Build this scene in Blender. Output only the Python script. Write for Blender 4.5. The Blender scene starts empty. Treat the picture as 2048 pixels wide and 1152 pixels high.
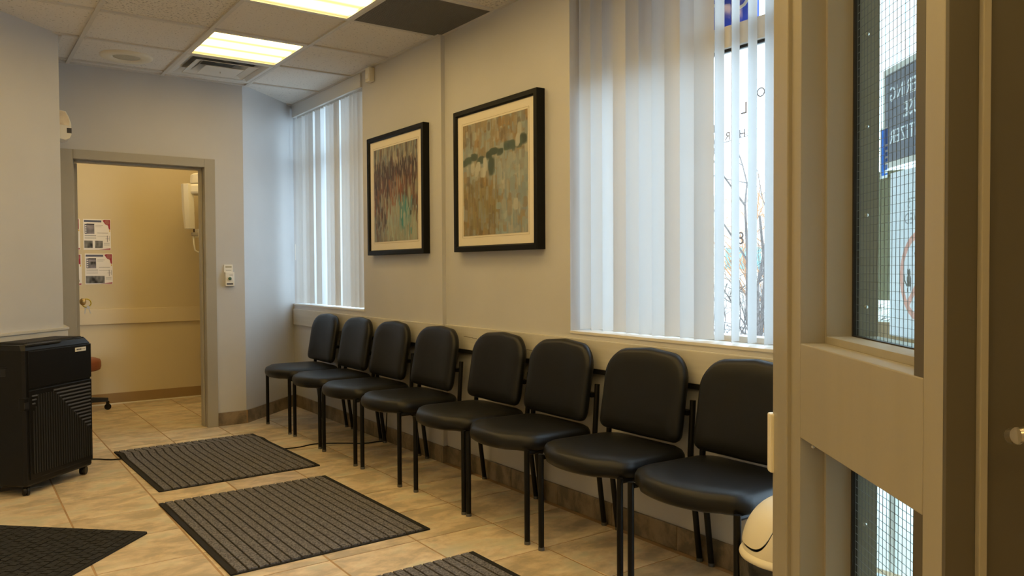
import bpy, bmesh, math, random
import numpy as np
from mathutils import Matrix, Vector
random.seed(7); RNG = np.random.default_rng(11)
SC = bpy.context.scene; C = SC.collection
R = math.radians

# ------------------------------------------------------------------ camera
YAW, PITCH, ROLL, FPX, CAMZ = 0.618083, -0.0239242, -0.0055274, 1581.1, 1.20
_f = Vector((math.sin(YAW)*math.cos(PITCH), math.cos(YAW)*math.cos(PITCH), math.sin(PITCH)))
_r0 = Vector((math.cos(YAW), -math.sin(YAW), 0)); _u0 = _r0.cross(_f)
_r = _r0*math.cos(ROLL) + _u0*math.sin(ROLL); _u = -_r0*math.sin(ROLL) + _u0*math.cos(ROLL)
cd = bpy.data.cameras.new('camera'); cam = bpy.data.objects.new('camera', cd); C.objects.link(cam)
cd.sensor_width = 36; cd.lens = 36*FPX/2048; cd.clip_start = .02
cam.matrix_world = Matrix(((_r.x, _u.x, -_f.x, 0), (_r.y, _u.y, -_f.y, 0), (_r.z, _u.z, -_f.z, CAMZ), (0, 0, 0, 1)))
SC.camera = cam

# ------------------------------------------------------------------ light and exposure
SKY = 3.0; LAMP = 5.0
W = bpy.data.worlds.new('overcast_sky'); SC.world = W; W.use_nodes = True
bg = W.node_tree.nodes['Background']; bg.inputs[0].default_value = (.66, .83, 1.0, 1); bg.inputs[1].default_value = SKY
SC.view_settings.view_transform = 'Standard'; SC.view_settings.look = 'None'
SC.view_settings.gamma = 1; SC.view_settings.use_curve_mapping = False; SC.view_settings.exposure = 0.85

# ------------------------------------------------------------------ helpers
def tag(o, label=None, cat=None, group=None, kind=None):
    if label: o['label'] = label
    if cat: o['category'] = cat
    if group: o['group'] = group
    if kind: o['kind'] = kind
    return o
def empty(name, loc=(0, 0, 0), rz=0, label=None, cat=None, group=None, kind=None, parent=None):
    o = bpy.data.objects.new(name, None); C.objects.link(o); o.empty_display_size = .05
    o.location = loc; o.rotation_euler = (0, 0, rz)
    if parent: o.parent = parent
    return tag(o, label, cat, group, kind)

class MB:
    """collects shapes into one mesh"""
    def __init__(s): s.v = []; s.f = []
    def add(s, vs, fs):
        n = len(s.v); s.v += [tuple(p) for p in vs]; s.f += [tuple(i+n for i in f) for f in fs]; return s
    def box(s, x0, x1, y0, y1, z0, z1):
        return s.add([(x0,y0,z0),(x1,y0,z0),(x1,y1,z0),(x0,y1,z0),(x0,y0,z1),(x1,y0,z1),(x1,y1,z1),(x0,y1,z1)],
                     [(0,3,2,1),(4,5,6,7),(0,1,5,4),(1,2,6,5),(2,3,7,6),(3,0,4,7)])
    def prism(s, poly, z0, z1):
        n = len(poly); ar = sum(poly[i][0]*poly[(i+1) % n][1]-poly[(i+1) % n][0]*poly[i][1] for i in range(n))
        if ar < 0: poly = poly[::-1]
        return s.add([(x,y,z0) for x,y in poly]+[(x,y,z1) for x,y in poly],
                     [tuple(range(n))[::-1], tuple(range(n,2*n))]+[(i,(i+1)%n,(i+1)%n+n,i+n) for i in range(n)])
    def loft(s, rings, closed=True, cap0=True, cap1=True):
        n = len(rings[0]); vs = [p for r in rings for p in r]; fs = []
        for k in range(len(rings)-1):
            for i in range(n if closed else n-1):
                j = (i+1) % n; fs.append((k*n+i, k*n+j, (k+1)*n+j, (k+1)*n+i))
        if cap0: fs.append(tuple(range(n))[::-1])
        if cap1: fs.append(tuple((len(rings)-1)*n+i for i in range(n)))
        return s.add(vs, fs)
    def tube(s, pts, r, n=10, cap=True):
        pts = [Vector(p) for p in pts]; rs = r if isinstance(r, (list, tuple)) else [r]*len(pts); rings = []
        up = None
        for i, p in enumerate(pts):
            t = (pts[min(i+1, len(pts)-1)]-pts[max(i-1, 0)]).normalized()
            if up is None:
                up = Vector((0,0,1)) if abs(t.z) < .9 else Vector((1,0,0))
            a = t.cross(up)
            if a.length < 1e-6: a = t.orthogonal()
            a.normalize(); b = t.cross(a); b.normalize(); up = -b if (-b).dot(up) > 0 else b
            rings.append([tuple(p+(a*math.cos(2*math.pi*k/n)+b*math.sin(2*math.pi*k/n))*rs[i]) for k in range(n)])
        return s.loft(rings, True, cap, cap)
    def lathe(s, prof, n=32, c=(0,0,0), cap0=True, cap1=True):
        rings = [[(c[0]+r*math.cos(2*math.pi*k/n), c[1]+r*math.sin(2*math.pi*k/n), c[2]+z) for k in range(n)] for r, z in prof]
        return s.loft(rings, True, cap0, cap1)
    def xf(s, M):
        s.v = [tuple(M @ Vector(p)) for p in s.v]; return s
    def mesh(s, name, m, smooth=False, bevel=0):
        me = bpy.data.meshes.new(name); me.from_pydata(s.v, [], s.f); me.update()
        bm = bmesh.new(); bm.from_mesh(me); bmesh.ops.recalc_face_normals(bm, faces=bm.faces)
        if bevel: bmesh.ops.bevel(bm, geom=list(bm.edges), offset=bevel, segments=2, affect='EDGES', clamp_overlap=True, profile=.6)
        bm.to_mesh(me); bm.free(); me.materials.append(m)
        if smooth:
            me.shade_smooth()
            if smooth == 'auto': me.set_sharp_from_angle(angle=R(38))
        return me
    def build(s, name, m, parent=None, smooth=False, bevel=0, loc=None, rz=0):
        o = bpy.data.objects.new(name, s.mesh(name, m, smooth, bevel)); C.objects.link(o)
        if loc: o.location = loc
        if rz: o.rotation_euler = (0, 0, rz)
        if parent: o.parent = parent
        return o
def inst(name, me, parent=None, loc=(0,0,0), rz=0):
    o = bpy.data.objects.new(name, me); C.objects.link(o); o.location = loc; o.rotation_euler = (0,0,rz)
    if parent: o.parent = parent
    return o
def copy_tree(o, parent=None):
    c = o.copy(); C.objects.link(c); c.parent = parent
    for ch in list(o.children): copy_tree(ch, c)
    return c
def BX(x0, x1, y0, y1, z0, z1): return MB().box(x0, x1, y0, y1, z0, z1)
def text_mesh(txt, size, m, depth=.0006, align='CENTER'):
    cu = bpy.data.curves.new('lettering', 'FONT'); cu.body = txt; cu.size = size; cu.extrude = depth
    cu.align_x = align; cu.align_y = 'CENTER'; cu.resolution_u = 3
    ob = bpy.data.objects.new('lettering', cu); C.objects.link(ob)
    bpy.context.view_layer.update()
    me = bpy.data.meshes.new_from_object(ob.evaluated_get(bpy.context.evaluated_depsgraph_get()))
    bpy.data.objects.remove(ob); bpy.data.curves.remove(cu); me.materials.clear(); me.materials.append(m); return me
def place_text(me, name, parent, origin, ax, ay):
    ax = Vector(ax).normalized(); ay = Vector(ay).normalized(); n = ax.cross(ay)
    o = bpy.data.objects.new(name, me); C.objects.link(o)
    if parent: o.parent = parent
    o.matrix_local = Matrix(((ax.x, ay.x, n.x, origin[0]), (ax.y, ay.y, n.y, origin[1]), (ax.z, ay.z, n.z, origin[2]), (0,0,0,1)))
    return o

# ------------------------------------------------------------------ materials
MATS = {}
def mat(name, col, rough=.6, metal=0, var=0, vs=(8, 8, 8), col2=None, bump=0, bs=60, spec=.5, coat=0, rand=0, detail=4):
    m = bpy.data.materials.new(name); m.use_nodes = True; nt = m.node_tree; b = nt.nodes['Principled BSDF']
    b.inputs['Roughness'].default_value = rough; b.inputs['Metallic'].default_value = metal
    b.inputs['Specular IOR Level'].default_value = spec; b.inputs['Coat Weight'].default_value = coat
    b.inputs['Base Color'].default_value = (*col, 1)
    tc = nt.nodes.new('ShaderNodeTexCoord')
    if var or col2:
        mp = nt.nodes.new('ShaderNodeMapping'); mp.inputs['Scale'].default_value = vs
        nt.links.new(tc.outputs['Object'], mp.inputs[0])
        if rand:
            oi = nt.nodes.new('ShaderNodeObjectInfo'); mm = nt.nodes.new('ShaderNodeVectorMath'); mm.operation = 'SCALE'
            mm.inputs[0].default_value = (37, 53, 71); nt.links.new(oi.outputs['Random'], mm.inputs['Scale'])
            nt.links.new(mm.outputs[0], mp.inputs['Location'])
        nz = nt.nodes.new('ShaderNodeTexNoise'); nz.inputs['Scale'].default_value = 1; nz.inputs['Detail'].default_value = detail
        nt.links.new(mp.outputs[0], nz.inputs['Vector'])
        rp = nt.nodes.new('ShaderNodeValToRGB'); c2 = col2 or tuple(c*(1-var) for c in col)
        rp.color_ramp.elements[0].position = .35; rp.color_ramp.elements[0].color = (*c2, 1)
        rp.color_ramp.elements[1].position = .65; rp.color_ramp.elements[1].color = (*col, 1)
        nt.links.new(nz.outputs['Fac'], rp.inputs[0]); nt.links.new(rp.outputs[0], b.inputs['Base Color'])
    if bump:
        n2 = nt.nodes.new('ShaderNodeTexNoise'); n2.inputs['Scale'].default_value = bs; n2.inputs['Detail'].default_value = 3
        nt.links.new(tc.outputs['Object'], n2.inputs['Vector'])
        bp = nt.nodes.new('ShaderNodeBump'); bp.inputs['Strength'].default_value = bump; bp.inputs['Distance'].default_value = .004
        nt.links.new(n2.outputs['Fac'], bp.inputs['Height']); nt.links.new(bp.outputs[0], b.inputs['Normal'])
    MATS[name] = m; return m
M_wall = mat('wall_paint', (.575, .57, .575), .55, var=.05, vs=(2, 2, 2), bump=.06, bs=180)
M_exam = mat('exam_wall_warm_light', (.66, .56, .36), .6, var=.04, vs=(2, 2, 2), bump=.06, bs=180)  # warm light of the exam room partly put into this wall colour
M_rail = mat('rail_paint', (.60, .575, .52), .5, var=.10, vs=(6, 2, 30), bump=.05, bs=60)
M_frame = mat('door_frame_paint', (.40, .37, .31), .45, var=.05, vs=(4, 4, 4))
M_part = mat('partition_paint', (.36, .325, .26), .42, var=.05, vs=(14, 14, 1.5), bump=.05, bs=70)
M_doorshade = mat('shaded_door_paint', (.095, .082, .058), .5, var=.05, vs=(3, 3, 3))  # door and jamb colour darkened to carry the shade on these faces
M_white = mat('white_plastic', (.80, .78, .73), .4)
M_cream = mat('cream_plastic', (.78, .72, .58), .42)
M_black = mat('black_plastic', (.008, .0075, .0075), .38, spec=.3, var=.15, vs=(30, 30, 30))
M_rib = mat('black_grille_plastic', (.028, .028, .03), .34, spec=.4)
M_tube = mat('black_painted_steel', (.004, .004, .0045), .38, spec=.25)
M_vinyl = mat('black_vinyl', (.005, .005, .0055), .40, bump=.08, bs=420, spec=.34)
M_cap = mat('grey_foot_cap', (.09, .09, .09), .4)
M_chrome = mat('brushed_metal', (.62, .59, .54), .28, metal=1)
M_brass = mat('worn_brass', (.60, .50, .33), .3, metal=1)
M_grout = mat('grout', (.48, .31, .17), .8, var=.2, vs=(9, 9, 9))
M_void = mat('plenum_dark', (.03, .03, .03), .9)
M_tee = mat('ceiling_bar_paint', (.62, .60, .56), .5)
M_metalw = mat('white_enamel', (.70, .69, .66), .4)
M_grille = mat('return_grille_paint', (.17, .16, .14), .6)
M_rubber = mat('mat_rubber', (.016, .015, .015), .75, spec=.3)
M_carpet = mat('mat_carpet_rib', (.21, .20, .21), .95, col2=(.055, .052, .057), vs=(150, 150, 150), bump=.5, bs=300, detail=2)
M_blackmat = mat('black_mat_pile', (.022, .021, .021), .95, col2=(.008, .008, .008), vs=(60, 60, 60), bump=.9, bs=110)
M_mount = mat('mount_board', (.80, .74, .62), .7)
M_red = mat('rust_vinyl', (.30, .10, .055), .5, var=.12, vs=(12, 12, 12))
M_vbase = mat('brown_vinyl_base', (.34, .225, .10), .5, var=.1, vs=(5, 5, 5))
M_paper = mat('paper', (.83, .80, .76), .6)
M_ink = mat('dark_ink', (.05, .05, .06), .6)
M_navy = mat('navy_ink', (.10, .11, .17), .6)
M_photo = mat('grey_photo_print', (.33, .30, .34), .5, col2=(.16, .15, .17), vs=(16, 16, 16), detail=1)
M_scan = mat('scan_print', (.30, .30, .29), .5, col2=(.015, .015, .015), vs=(22, 10, 14), detail=1)
M_crim = mat('crimson_ink', (.33, .025, .05), .6)
M_yel = mat('yellow_ink', (.75, .50, .06), .6)
M_skin = mat('pink_print', (.36, .12, .11), .6)
M_grey = mat('grey_ink', (.38, .36, .35), .6)
M_green = mat('green_dial', (.03, .10, .055), .35)
M_yplas = mat('yellow_plastic', (.72, .60, .05), .4)
M_bag = mat('black_bin_bag', (.012, .012, .012), .25, bump=.8, bs=26)
M_blue = mat('blue_sign_face', (.008, .07, .80), .45)
M_bluest = mat('blue_sticker', (.03, .13, .55), .5)
M_lettw = mat('white_lettering', (.85, .85, .85), .5)
M_lettd = mat('window_lettering', (.30, .28, .29), .5)
M_bark = mat('grey_bark', (.20, .165, .145), .9, col2=(.10, .08, .07), vs=(20, 20, 4))
M_twig = mat('orange_twig', (.48, .25, .12), .9)
M_snow = mat('pale_ground', (.72, .70, .68), .9, col2=(.55, .50, .45), vs=(.7, .7, .7))
M_road = mat('blue_grey_road', (.30, .33, .42), .8)
M_fac = mat('pale_facade', (.75, .70, .62), .85, var=.05, vs=(1, 1, 1))
M_teal = mat('teal_pane', (.20, .36, .35), .2)
M_khaki = mat('khaki_metal', (.34, .32, .20), .6)
M_alum = mat('window_frame_paint', (.62, .60, .55), .45)
M_signd = mat('sign_dark', (.075, .075, .09), .55)
M_pink = mat('faded_red_ink', (.62, .22, .16), .6)
M_anim = mat('silhouette_ink', (.13, .12, .11), .6)
M_wire = mat('wire_steel', (.16, .17, .17), .5)
M_gask = mat('black_gasket', (.012, .012, .014), .5)

def nodes_of(name):
    m = bpy.data.materials.new(name); m.use_nodes = True; return m, m.node_tree, m.node_tree.nodes['Principled BSDF']
def glass(name, tint=(1, 1, 1), refl=.9):
    m, nt, b = nodes_of(name); nt.nodes.remove(b); out = nt.nodes['Material Output']
    t = nt.nodes.new('ShaderNodeBsdfTransparent'); t.inputs[0].default_value = (*tint, 1)
    g = nt.nodes.new('ShaderNodeBsdfGlossy'); g.inputs['Roughness'].default_value = .03
    fr = nt.nodes.new('ShaderNodeLayerWeight'); fr.inputs[0].default_value = .5
    pw = nt.nodes.new('ShaderNodeMath'); pw.operation = 'POWER'; pw.inputs[1].default_value = 5; nt.links.new(fr.outputs['Facing'], pw.inputs[0])
    mu = nt.nodes.new('ShaderNodeMath'); mu.operation = 'MULTIPLY_ADD'; mu.inputs[1].default_value = .5*refl; mu.inputs[2].default_value = .022*refl
    mx = nt.nodes.new('ShaderNodeMixShader')
    nt.links.new(pw.outputs[0], mu.inputs[0]); nt.links.new(mu.outputs[0], mx.inputs[0])
    nt.links.new(t.outputs[0], mx.inputs[1]); nt.links.new(g.outputs[0], mx.inputs[2]); nt.links.new(mx.outputs[0], out.inputs[0])
    return m
M_glass = glass('window_glass', (.93, .96, .96)); M_wired = glass('wired_glass', (.84, .90, .88)); M_pglass = glass('picture_glass', (1, 1, 1), .8)
def translucent(name, col, frac):
    m, nt, b = nodes_of(name); out = nt.nodes['Material Output']; b.inputs['Base Color'].default_value = (*col, 1); b.inputs['Roughness'].default_value = .6
    t = nt.nodes.new('ShaderNodeBsdfTranslucent'); t.inputs[0].default_value = (*col, 1)
    mx = nt.nodes.new('ShaderNodeMixShader'); mx.inputs[0].default_value = frac
    nt.links.new(b.outputs[0], mx.inputs[1]); nt.links.new(t.outputs[0], mx.inputs[2]); nt.links.new(mx.outputs[0], out.inputs[0]); return m
M_vane = translucent('vinyl_vane', (.64, .645, .645), .12)
M_sheet = translucent('backlit_paper', (.90, .89, .90), .8)
M_sheetd = translucent('backlit_dark_print', (.33, .33, .36), .8)
M_sheett = translucent('backlit_tan_border', (.80, .75, .70), .8)

def stone(name, c1, c2, c3, rough=.38, sc=5., green=None):
    m, nt, b = nodes_of(name); L = nt.links
    tc = nt.nodes.new('ShaderNodeTexCoord'); oi = nt.nodes.new('ShaderNodeObjectInfo')
    off = nt.nodes.new('ShaderNodeVectorMath'); off.operation = 'SCALE'; off.inputs[0].default_value = (61, 43, 29); L.new(oi.outputs['Random'], off.inputs['Scale'])
    mp = nt.nodes.new('ShaderNodeMapping'); mp.inputs['Scale'].default_value = (sc*1.0, sc*1.5, sc); L.new(tc.outputs['Object'], mp.inputs[0]); L.new(off.outputs[0], mp.inputs['Location'])
    n1 = nt.nodes.new('ShaderNodeTexNoise'); n1.inputs['Scale'].default_value = 1; n1.inputs['Detail'].default_value = 8; n1.inputs['Roughness'].default_value = .65; n1.inputs['Distortion'].default_value = .25
    L.new(mp.outputs[0], n1.inputs[0])
    rp = nt.nodes.new('ShaderNodeValToRGB'); e = rp.color_ramp.elements
    e[0].position = .41; e[0].color = (*c2, 1); e[1].position = .60; e[1].color = (*c3, 1); k = e.new(.50); k.color = (*c1, 1)
    L.new(n1.outputs[0], rp.inputs[0])
    src = rp
    if green:                                             # greenish clouds of the stone
        mp2 = nt.nodes.new('ShaderNodeMapping'); mp2.inputs['Scale'].default_value = (6, 9, 6); L.new(tc.outputs['Object'], mp2.inputs[0]); L.new(off.outputs[0], mp2.inputs['Location'])
        n3 = nt.nodes.new('ShaderNodeTexNoise'); n3.inputs['Scale'].default_value = 1; n3.inputs['Detail'].default_value = 5; L.new(mp2.outputs[0], n3.inputs[0])
        r3 = nt.nodes.new('ShaderNodeValToRGB'); r3.color_ramp.elements[0].position = .53; r3.color_ramp.elements[0].color = (0, 0, 0, 1); r3.color_ramp.elements[1].position = .68; r3.color_ramp.elements[1].color = (.7, .7, .7, 1); L.new(n3.outputs[0], r3.inputs[0])
        mx = nt.nodes.new('ShaderNodeMix'); mx.data_type = 'RGBA'; L.new(r3.outputs[0], mx.inputs[0]); L.new(rp.outputs[0], mx.inputs[6]); mx.inputs[7].default_value = (*green, 1)
        src = mx
    hs = nt.nodes.new('ShaderNodeHueSaturation'); mr = nt.nodes.new('ShaderNodeMapRange'); mr.inputs[3].default_value = .90; mr.inputs[4].default_value = 1.10
    L.new(oi.outputs['Random'], mr.inputs[0]); L.new(mr.outputs[0], hs.inputs['Value']); L.new(src.outputs[2] if green else src.outputs[0], hs.inputs['Color']); L.new(hs.outputs[0], b.inputs['Base Color'])
    b.inputs['Roughness'].default_value = rough
    bp = nt.nodes.new('ShaderNodeBump'); bp.inputs['Strength'].default_value = .12; bp.inputs['Distance'].default_value = .004; L.new(n1.outputs[0], bp.inputs['Height']); L.new(bp.outputs[0], b.inputs['Normal'])
    return m
M_tile = stone('floor_tile_stone', (.66, .52, .355), (.49, .40, .275), (.78, .655, .48), green=(.52, .50, .37))
M_btile = stone('base_tile_stone', (.235, .18, .12), (.15, .12, .085), (.31, .24, .16), .4, 7.)

def ceil_tile_mat(name, col, holes):
    m, nt, b = nodes_of(name); L = nt.links; tc = nt.nodes.new('ShaderNodeTexCoord')
    oi = nt.nodes.new('ShaderNodeObjectInfo'); off = nt.nodes.new('ShaderNodeVectorMath'); off.operation = 'SCALE'; off.inputs[0].default_value = (13, 17, 3); L.new(oi.outputs['Random'], off.inputs['Scale'])
    ad = nt.nodes.new('ShaderNodeVectorMath'); L.new(tc.outputs['Object'], ad.inputs[0]); L.new(off.outputs[0], ad.inputs[1])
    n = nt.nodes.new('ShaderNodeTexNoise'); n.inputs['Scale'].default_value = 75; n.inputs['Detail'].default_value = 3; L.new(ad.outputs[0], n.inputs[0])
    rp = nt.nodes.new('ShaderNodeValToRGB'); e = rp.color_ramp.elements
    e[0].position = holes; e[0].color = (*[c*.58 for c in col], 1); e[1].position = holes+.07; e[1].color = (*col, 1)
    L.new(n.outputs[0], rp.inputs[0]); L.new(rp.outputs[0], b.inputs['Base Color']); b.inputs['Roughness'].default_value = .9
    bp = nt.nodes.new('ShaderNodeBump'); bp.inputs['Strength'].default_value = .35; bp.inputs['Distance'].default_value = .004; L.new(n.outputs[0], bp.inputs['Height']); L.new(bp.outputs[0], b.inputs['Normal'])
    return m
M_ct1 = ceil_tile_mat('ceiling_tile_fine', (.76, .73, .685), .31)
M_ct2 = ceil_tile_mat('ceiling_tile_fissured', (.73, .69, .62), .37)

def lamp_mat(name, s):
    m, nt, b = nodes_of(name); nt.nodes.remove(b); L = nt.links; out = nt.nodes['Material Output']
    tc = nt.nodes.new('ShaderNodeTexCoord'); sp = nt.nodes.new('ShaderNodeSeparateXYZ'); L.new(tc.outputs['Object'], sp.inputs[0])
    mu = nt.nodes.new('ShaderNodeMath'); mu.operation = 'MULTIPLY'; mu.inputs[1].default_value = 2*math.pi/.19; L.new(sp.outputs['Y'], mu.inputs[0])
    co = nt.nodes.new('ShaderNodeMath'); co.operation = 'COSINE'; L.new(mu.outputs[0], co.inputs[0])
    mr = nt.nodes.new('ShaderNodeMapRange'); mr.inputs[1].default_value = -1; mr.inputs[2].default_value = 1; mr.inputs[3].default_value = .17; mr.inputs[4].default_value = 1.55; L.new(co.outputs[0], mr.inputs[0])
    sm = nt.nodes.new('ShaderNodeMath'); sm.operation = 'MULTIPLY'; sm.inputs[1].default_value = s; L.new(mr.outputs[0], sm.inputs[0])
    em = nt.nodes.new('ShaderNodeEmission'); em.inputs[0].default_value = (1, .68, .235, 1); L.new(sm.outputs[0], em.inputs[1]); L.new(em.outputs[0], out.inputs[0])
    return m
M_lamp = lamp_mat('fluorescent_diffuser', LAMP)

# ------------------------------------------------------------------ plan of the place (metres; camera above the origin)
XF, XN, YP = 2.483, 2.51, 4.235        # far / near face of the window wall, where it steps
H = 2.64; YD = 6.27; YB = 7.885        # ceiling height, door wall, exam room back wall
# panel frame: a runs along the glazed partition, o is the distance to the right of the camera line
A = Vector((.6047, .7965, 0)); Bv = Vector((A.y, -A.x, 0)); PANG = math.atan2(A.y, A.x)
def pan(a, o, z=0): return A*a + Bv*o + Vector((0, 0, z))

# ------------------------------------------------------------------ floor
floor = BX(-1.9, 3.0, -2.4, 8.2, -.12, -.002).build('floor', M_grout); tag(floor, 'tan mottled stone tile floor with brown grout', 'floor', kind='structure')
TS = .405; tm = MB().box(-TS/2+.0042, TS/2-.0042, -TS/2+.0042, TS/2-.0042, -.006, .0).mesh('floor_tile', M_tile, bevel=.0012)
cells = []
for i in range(-5, 7):
    for j in range(-17, 9):
        cx, cy = .045+TS*(i+.5), 4.70+TS*(j+.5)
        if cx > XN+.1 or cx < -1.6 or cy < -1.0: continue
        if cy > cx+5.35 and cy < 6.3 and cx < .5: continue         # behind the slanted wall
        if cy < 6.2 and cx < .2 and cy-cx > 5.2: continue
        if cy > 6.55 and (cx < .3 or cx > 2.3): continue
        if cy > 8.0: continue
        if cx > 1.9 and cy > 6.3+(cx-1.88) and cy < 6.5: continue
        cells.append((cx, cy))
for cx, cy in cells: inst('floor_tile', tm, floor, (cx, cy, 0))

# ------------------------------------------------------------------ walls
def wall(name, mb, label, m=None): return tag(mb.build(name, m or M_wall), label, 'wall', kind='structure')
ZT = 2.84
wr = MB()
wr.box(XF, 2.80, YP, 5.37, 0, ZT).box(XF, 2.80, 5.37, 7.1, 0, .897).box(XF, 2.80, 5.37, 7.1, 2.62, ZT).box(XF, 2.80, 6.85, 7.1, .897, 2.62)
wr.box(XN, 2.80, 3.03, YP, 0, ZT).box(XN, 2.80, 1.68, 3.03, 0, .886).box(XN, 2.80, 1.68, 3.03, 2.56, ZT)
wr.box(XN, 2.80, 1.60, 1.68, 0, ZT).box(XN, 2.80, -.5, 1.60, 2.45, ZT).box(XN, 2.80, -.5, 1.60, 0, .06).box(XN, 2.80, -2.3, -.5, 0, ZT)
wall('wall_right', wr, 'long taupe window wall behind the row of black chairs')
wall('wall_diagonal', MB().prism([(1.885, YD), (XF+.03, 6.862), (XF+.03, 7.1), (1.885, YD+.17)], 0, ZT), 'slanted pale wall beside the far window, washed by daylight')
DX0, DX1, DH = .711, 1.588, 1.985
wall('wall_far', MB().box(.40, DX0-.03, YD, YD+.15, 0, ZT).box(DX1+.03, 1.885, YD, YD+.15, 0, ZT).box(DX0-.03, DX1+.03, YD, YD+.15, DH+.03, ZT), 'taupe wall around the open doorway to the exam room')
wall('wall_left', MB().prism([(.565, 5.56), (-1.6, 3.395), (-1.75, 3.395), (-1.75, 3.5), (.41, 5.66), (.41, YD+.05), (.565, YD+.05)], 0, ZT), 'slanted taupe wall behind the black air purifier')
wall('wall_side', BX(-1.75, -1.6, -2.3, 3.5, 0, ZT), 'plain taupe side wall of the waiting room')
wall('wall_rear', BX(-1.75, 2.8, -2.45, -2.3, 0, ZT), 'plain taupe rear wall of the waiting room')
wall('wall_exam_back', BX(-.3, 2.6, YB, YB+.12, 0, ZT), 'yellowish back wall of the exam room', M_exam)
wall('wall_exam_left', BX(-.3, -.18, YD+.15, YB, 0, ZT), 'yellowish left wall of the exam room', M_exam)
wall('wall_exam_right', BX(2.42, 2.54, YD+.85, YB, 0, ZT), 'yellowish right wall of the exam room', M_exam)

# ------------------------------------------------------------------ ceiling
ceil = BX(-1.9, 2.9, -2.45, 8.1, 2.80, 2.86).build('ceiling', M_void); tag(ceil, 'suspended ceiling of speckled tiles in a metal grid', 'ceiling', kind='structure')
GX = [.69+.61*k for k in range(-4, 3)] + [2.516]; GY = [4.295+.622*k for k in range(-11, 7)]
CELL = {}   # special cells by (ix, iy): lower-left grid index
IXB = GX.index(1.30) if 1.30 in GX else 5
r1 = 13; r2 = 12; r3 = 11; r4 = 10; r6 = 8; r8 = 6; r10 = 4
LIGHTS = [(IXB, r2), (IXB, r4), (IXB, r6), (IXB, r8), (IXB, r10)] + [(3, k) for k in (10, 8, 6, 4, 2)] + [(1, k) for k in (8, 6, 4, 2)]  # only those in LL are in view; the others are added to brighten the room
SPK = (4, r1); DIF = (5, r1); GRL = (6, r4)
tmes = {}
for ix in range(len(GX)-1):
    for iy in range(len(GY)-1):
        x0, x1, y0, y1 = GX[ix], GX[ix+1], GY[iy], GY[iy+1]
        if (ix, iy) in LIGHTS or (ix, iy) in (DIF, GRL): continue
        if y0 > 7.9 or y0 < -2.4: continue
        kind = 2 if (ix+iy*3) % 4 == 1 or (ix, iy) in ((4, r3),) else 1
        if (ix, iy) in (SPK, (4, r2), (5, r3), (6, r3), (6, r2), (6, r1)): kind = 1
        key = kind
        if key not in tmes: tmes[key] = MB().box(-.304, .304, -.310, .310, 0, .016).mesh('ceiling_tile', M_ct2 if kind == 2 else M_ct1)
        inst('ceiling_tile', tmes[key], ceil, ((x0+x1)/2, (y0+y1)/2, H+.011))
bx = MB().box(-.012, .012, -5.3, 5.3, -.002, .03).mesh('grid_bar', M_tee)
for x in GX[:-1]: inst('grid_bar', bx, ceil, (x, 2.75, H+.001))
by = MB().box(-.29, .29, -.012, .012, 0, .028).mesh('grid_bar', M_tee)
for ix in range(len(GX)-1):
    for y in GY:
        if y < 8: inst('grid_bar', by, ceil, ((GX[ix]+GX[ix+1])/2, y, H+.001))
edge = MB()
edge.box(XF-.02, XF, YP, 6.85, H-.001, H+.012).box(XN-.02, XN, -2.3, YP, H-.001, H+.012).box(.565, 1.9, YD-.02, YD, H-.001, H+.012).box(.565, .585, 5.56, YD, H-.001, H+.012)
edge.build('wall_angle', M_tee, ceil)

# fluorescent lights
lf = MB().box(-.300, .300, -.306, -.280, 0, .03).box(-.300, .300, .280, .306, 0, .03).box(-.300, -.276, -.28, .28, 0, .03).box(.276, .300, -.28, .28, 0, .03).mesh('fixture_frame', M_metalw)
ldm = MB().box(-.278, .278, -.282, .282, .012, .02).mesh('diffuser', M_lamp)
LL = {(IXB, r2): 'lit square fluorescent light in the ceiling beside the air diffuser', (IXB, r4): 'lit square fluorescent light in the ceiling beside the dark return grille'}
for c in LIGHTS:
    lab = LL.get(c, 'unseen ceiling light added to brighten the waiting room')
    t = empty('ceiling_light', ((GX[c[0]]+GX[c[0]+1])/2, (GY[c[1]]+GY[c[1]+1])/2, H-.001), 0, lab, 'ceiling light', 'square fluorescent ceiling lights')
    inst('fixture_frame', lf, t); inst('diffuser', ldm, t)
t = empty('ceiling_light', (1.0, 7.03, H-.001), 0, 'lit square fluorescent ceiling light of the exam room', 'ceiling light', 'square fluorescent ceiling lights')
inst('fixture_frame', lf, t, (0, 0, -.03)); inst('diffuser', ldm, t, (0, 0, -.03)); t.location = (1.75, 6.98, H-.001); t['label'] = 'lit square fluorescent exam room ceiling light near the x-ray unit'
t = empty('ceiling_light', (.60, 6.98, H-.001), 0, 'unseen second exam room ceiling light added for brightness over the door leaf', 'ceiling light', 'square fluorescent ceiling lights')  # second exam lamp, out of view, added to brighten that room
inst('fixture_frame', lf, t, (0, 0, -.03)); inst('diffuser', ldm, t, (0, 0, -.03))

# ceiling speaker
t = empty('ceiling_speaker', (1.0, 5.885, H+.011), 0, 'round cream ceiling speaker set in a ceiling tile', 'speaker')
MB().lathe([(.085, -.006), (.10, -.015), (.15, -.015), (.163, -.007), (.165, .0)], 48, cap0=False, cap1=False).build('bezel', M_cream, t, smooth=True)
MB().lathe([(.0, -.007), (.05, -.007), (.088, -.004)], 40, cap0=False, cap1=False).build('speaker_grille', mat('speaker_mesh', (.62, .58, .46), .6, col2=(.42, .39, .30), vs=(260, 260, 260)), t, smooth=True)
for k in range(4):
    MB().lathe([(.006, -.012), (.006, -.008)], 8, (.13*math.cos(k*1.57+.6), .13*math.sin(k*1.57+.6), 0)).build('screw', M_metalw, t)

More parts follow.
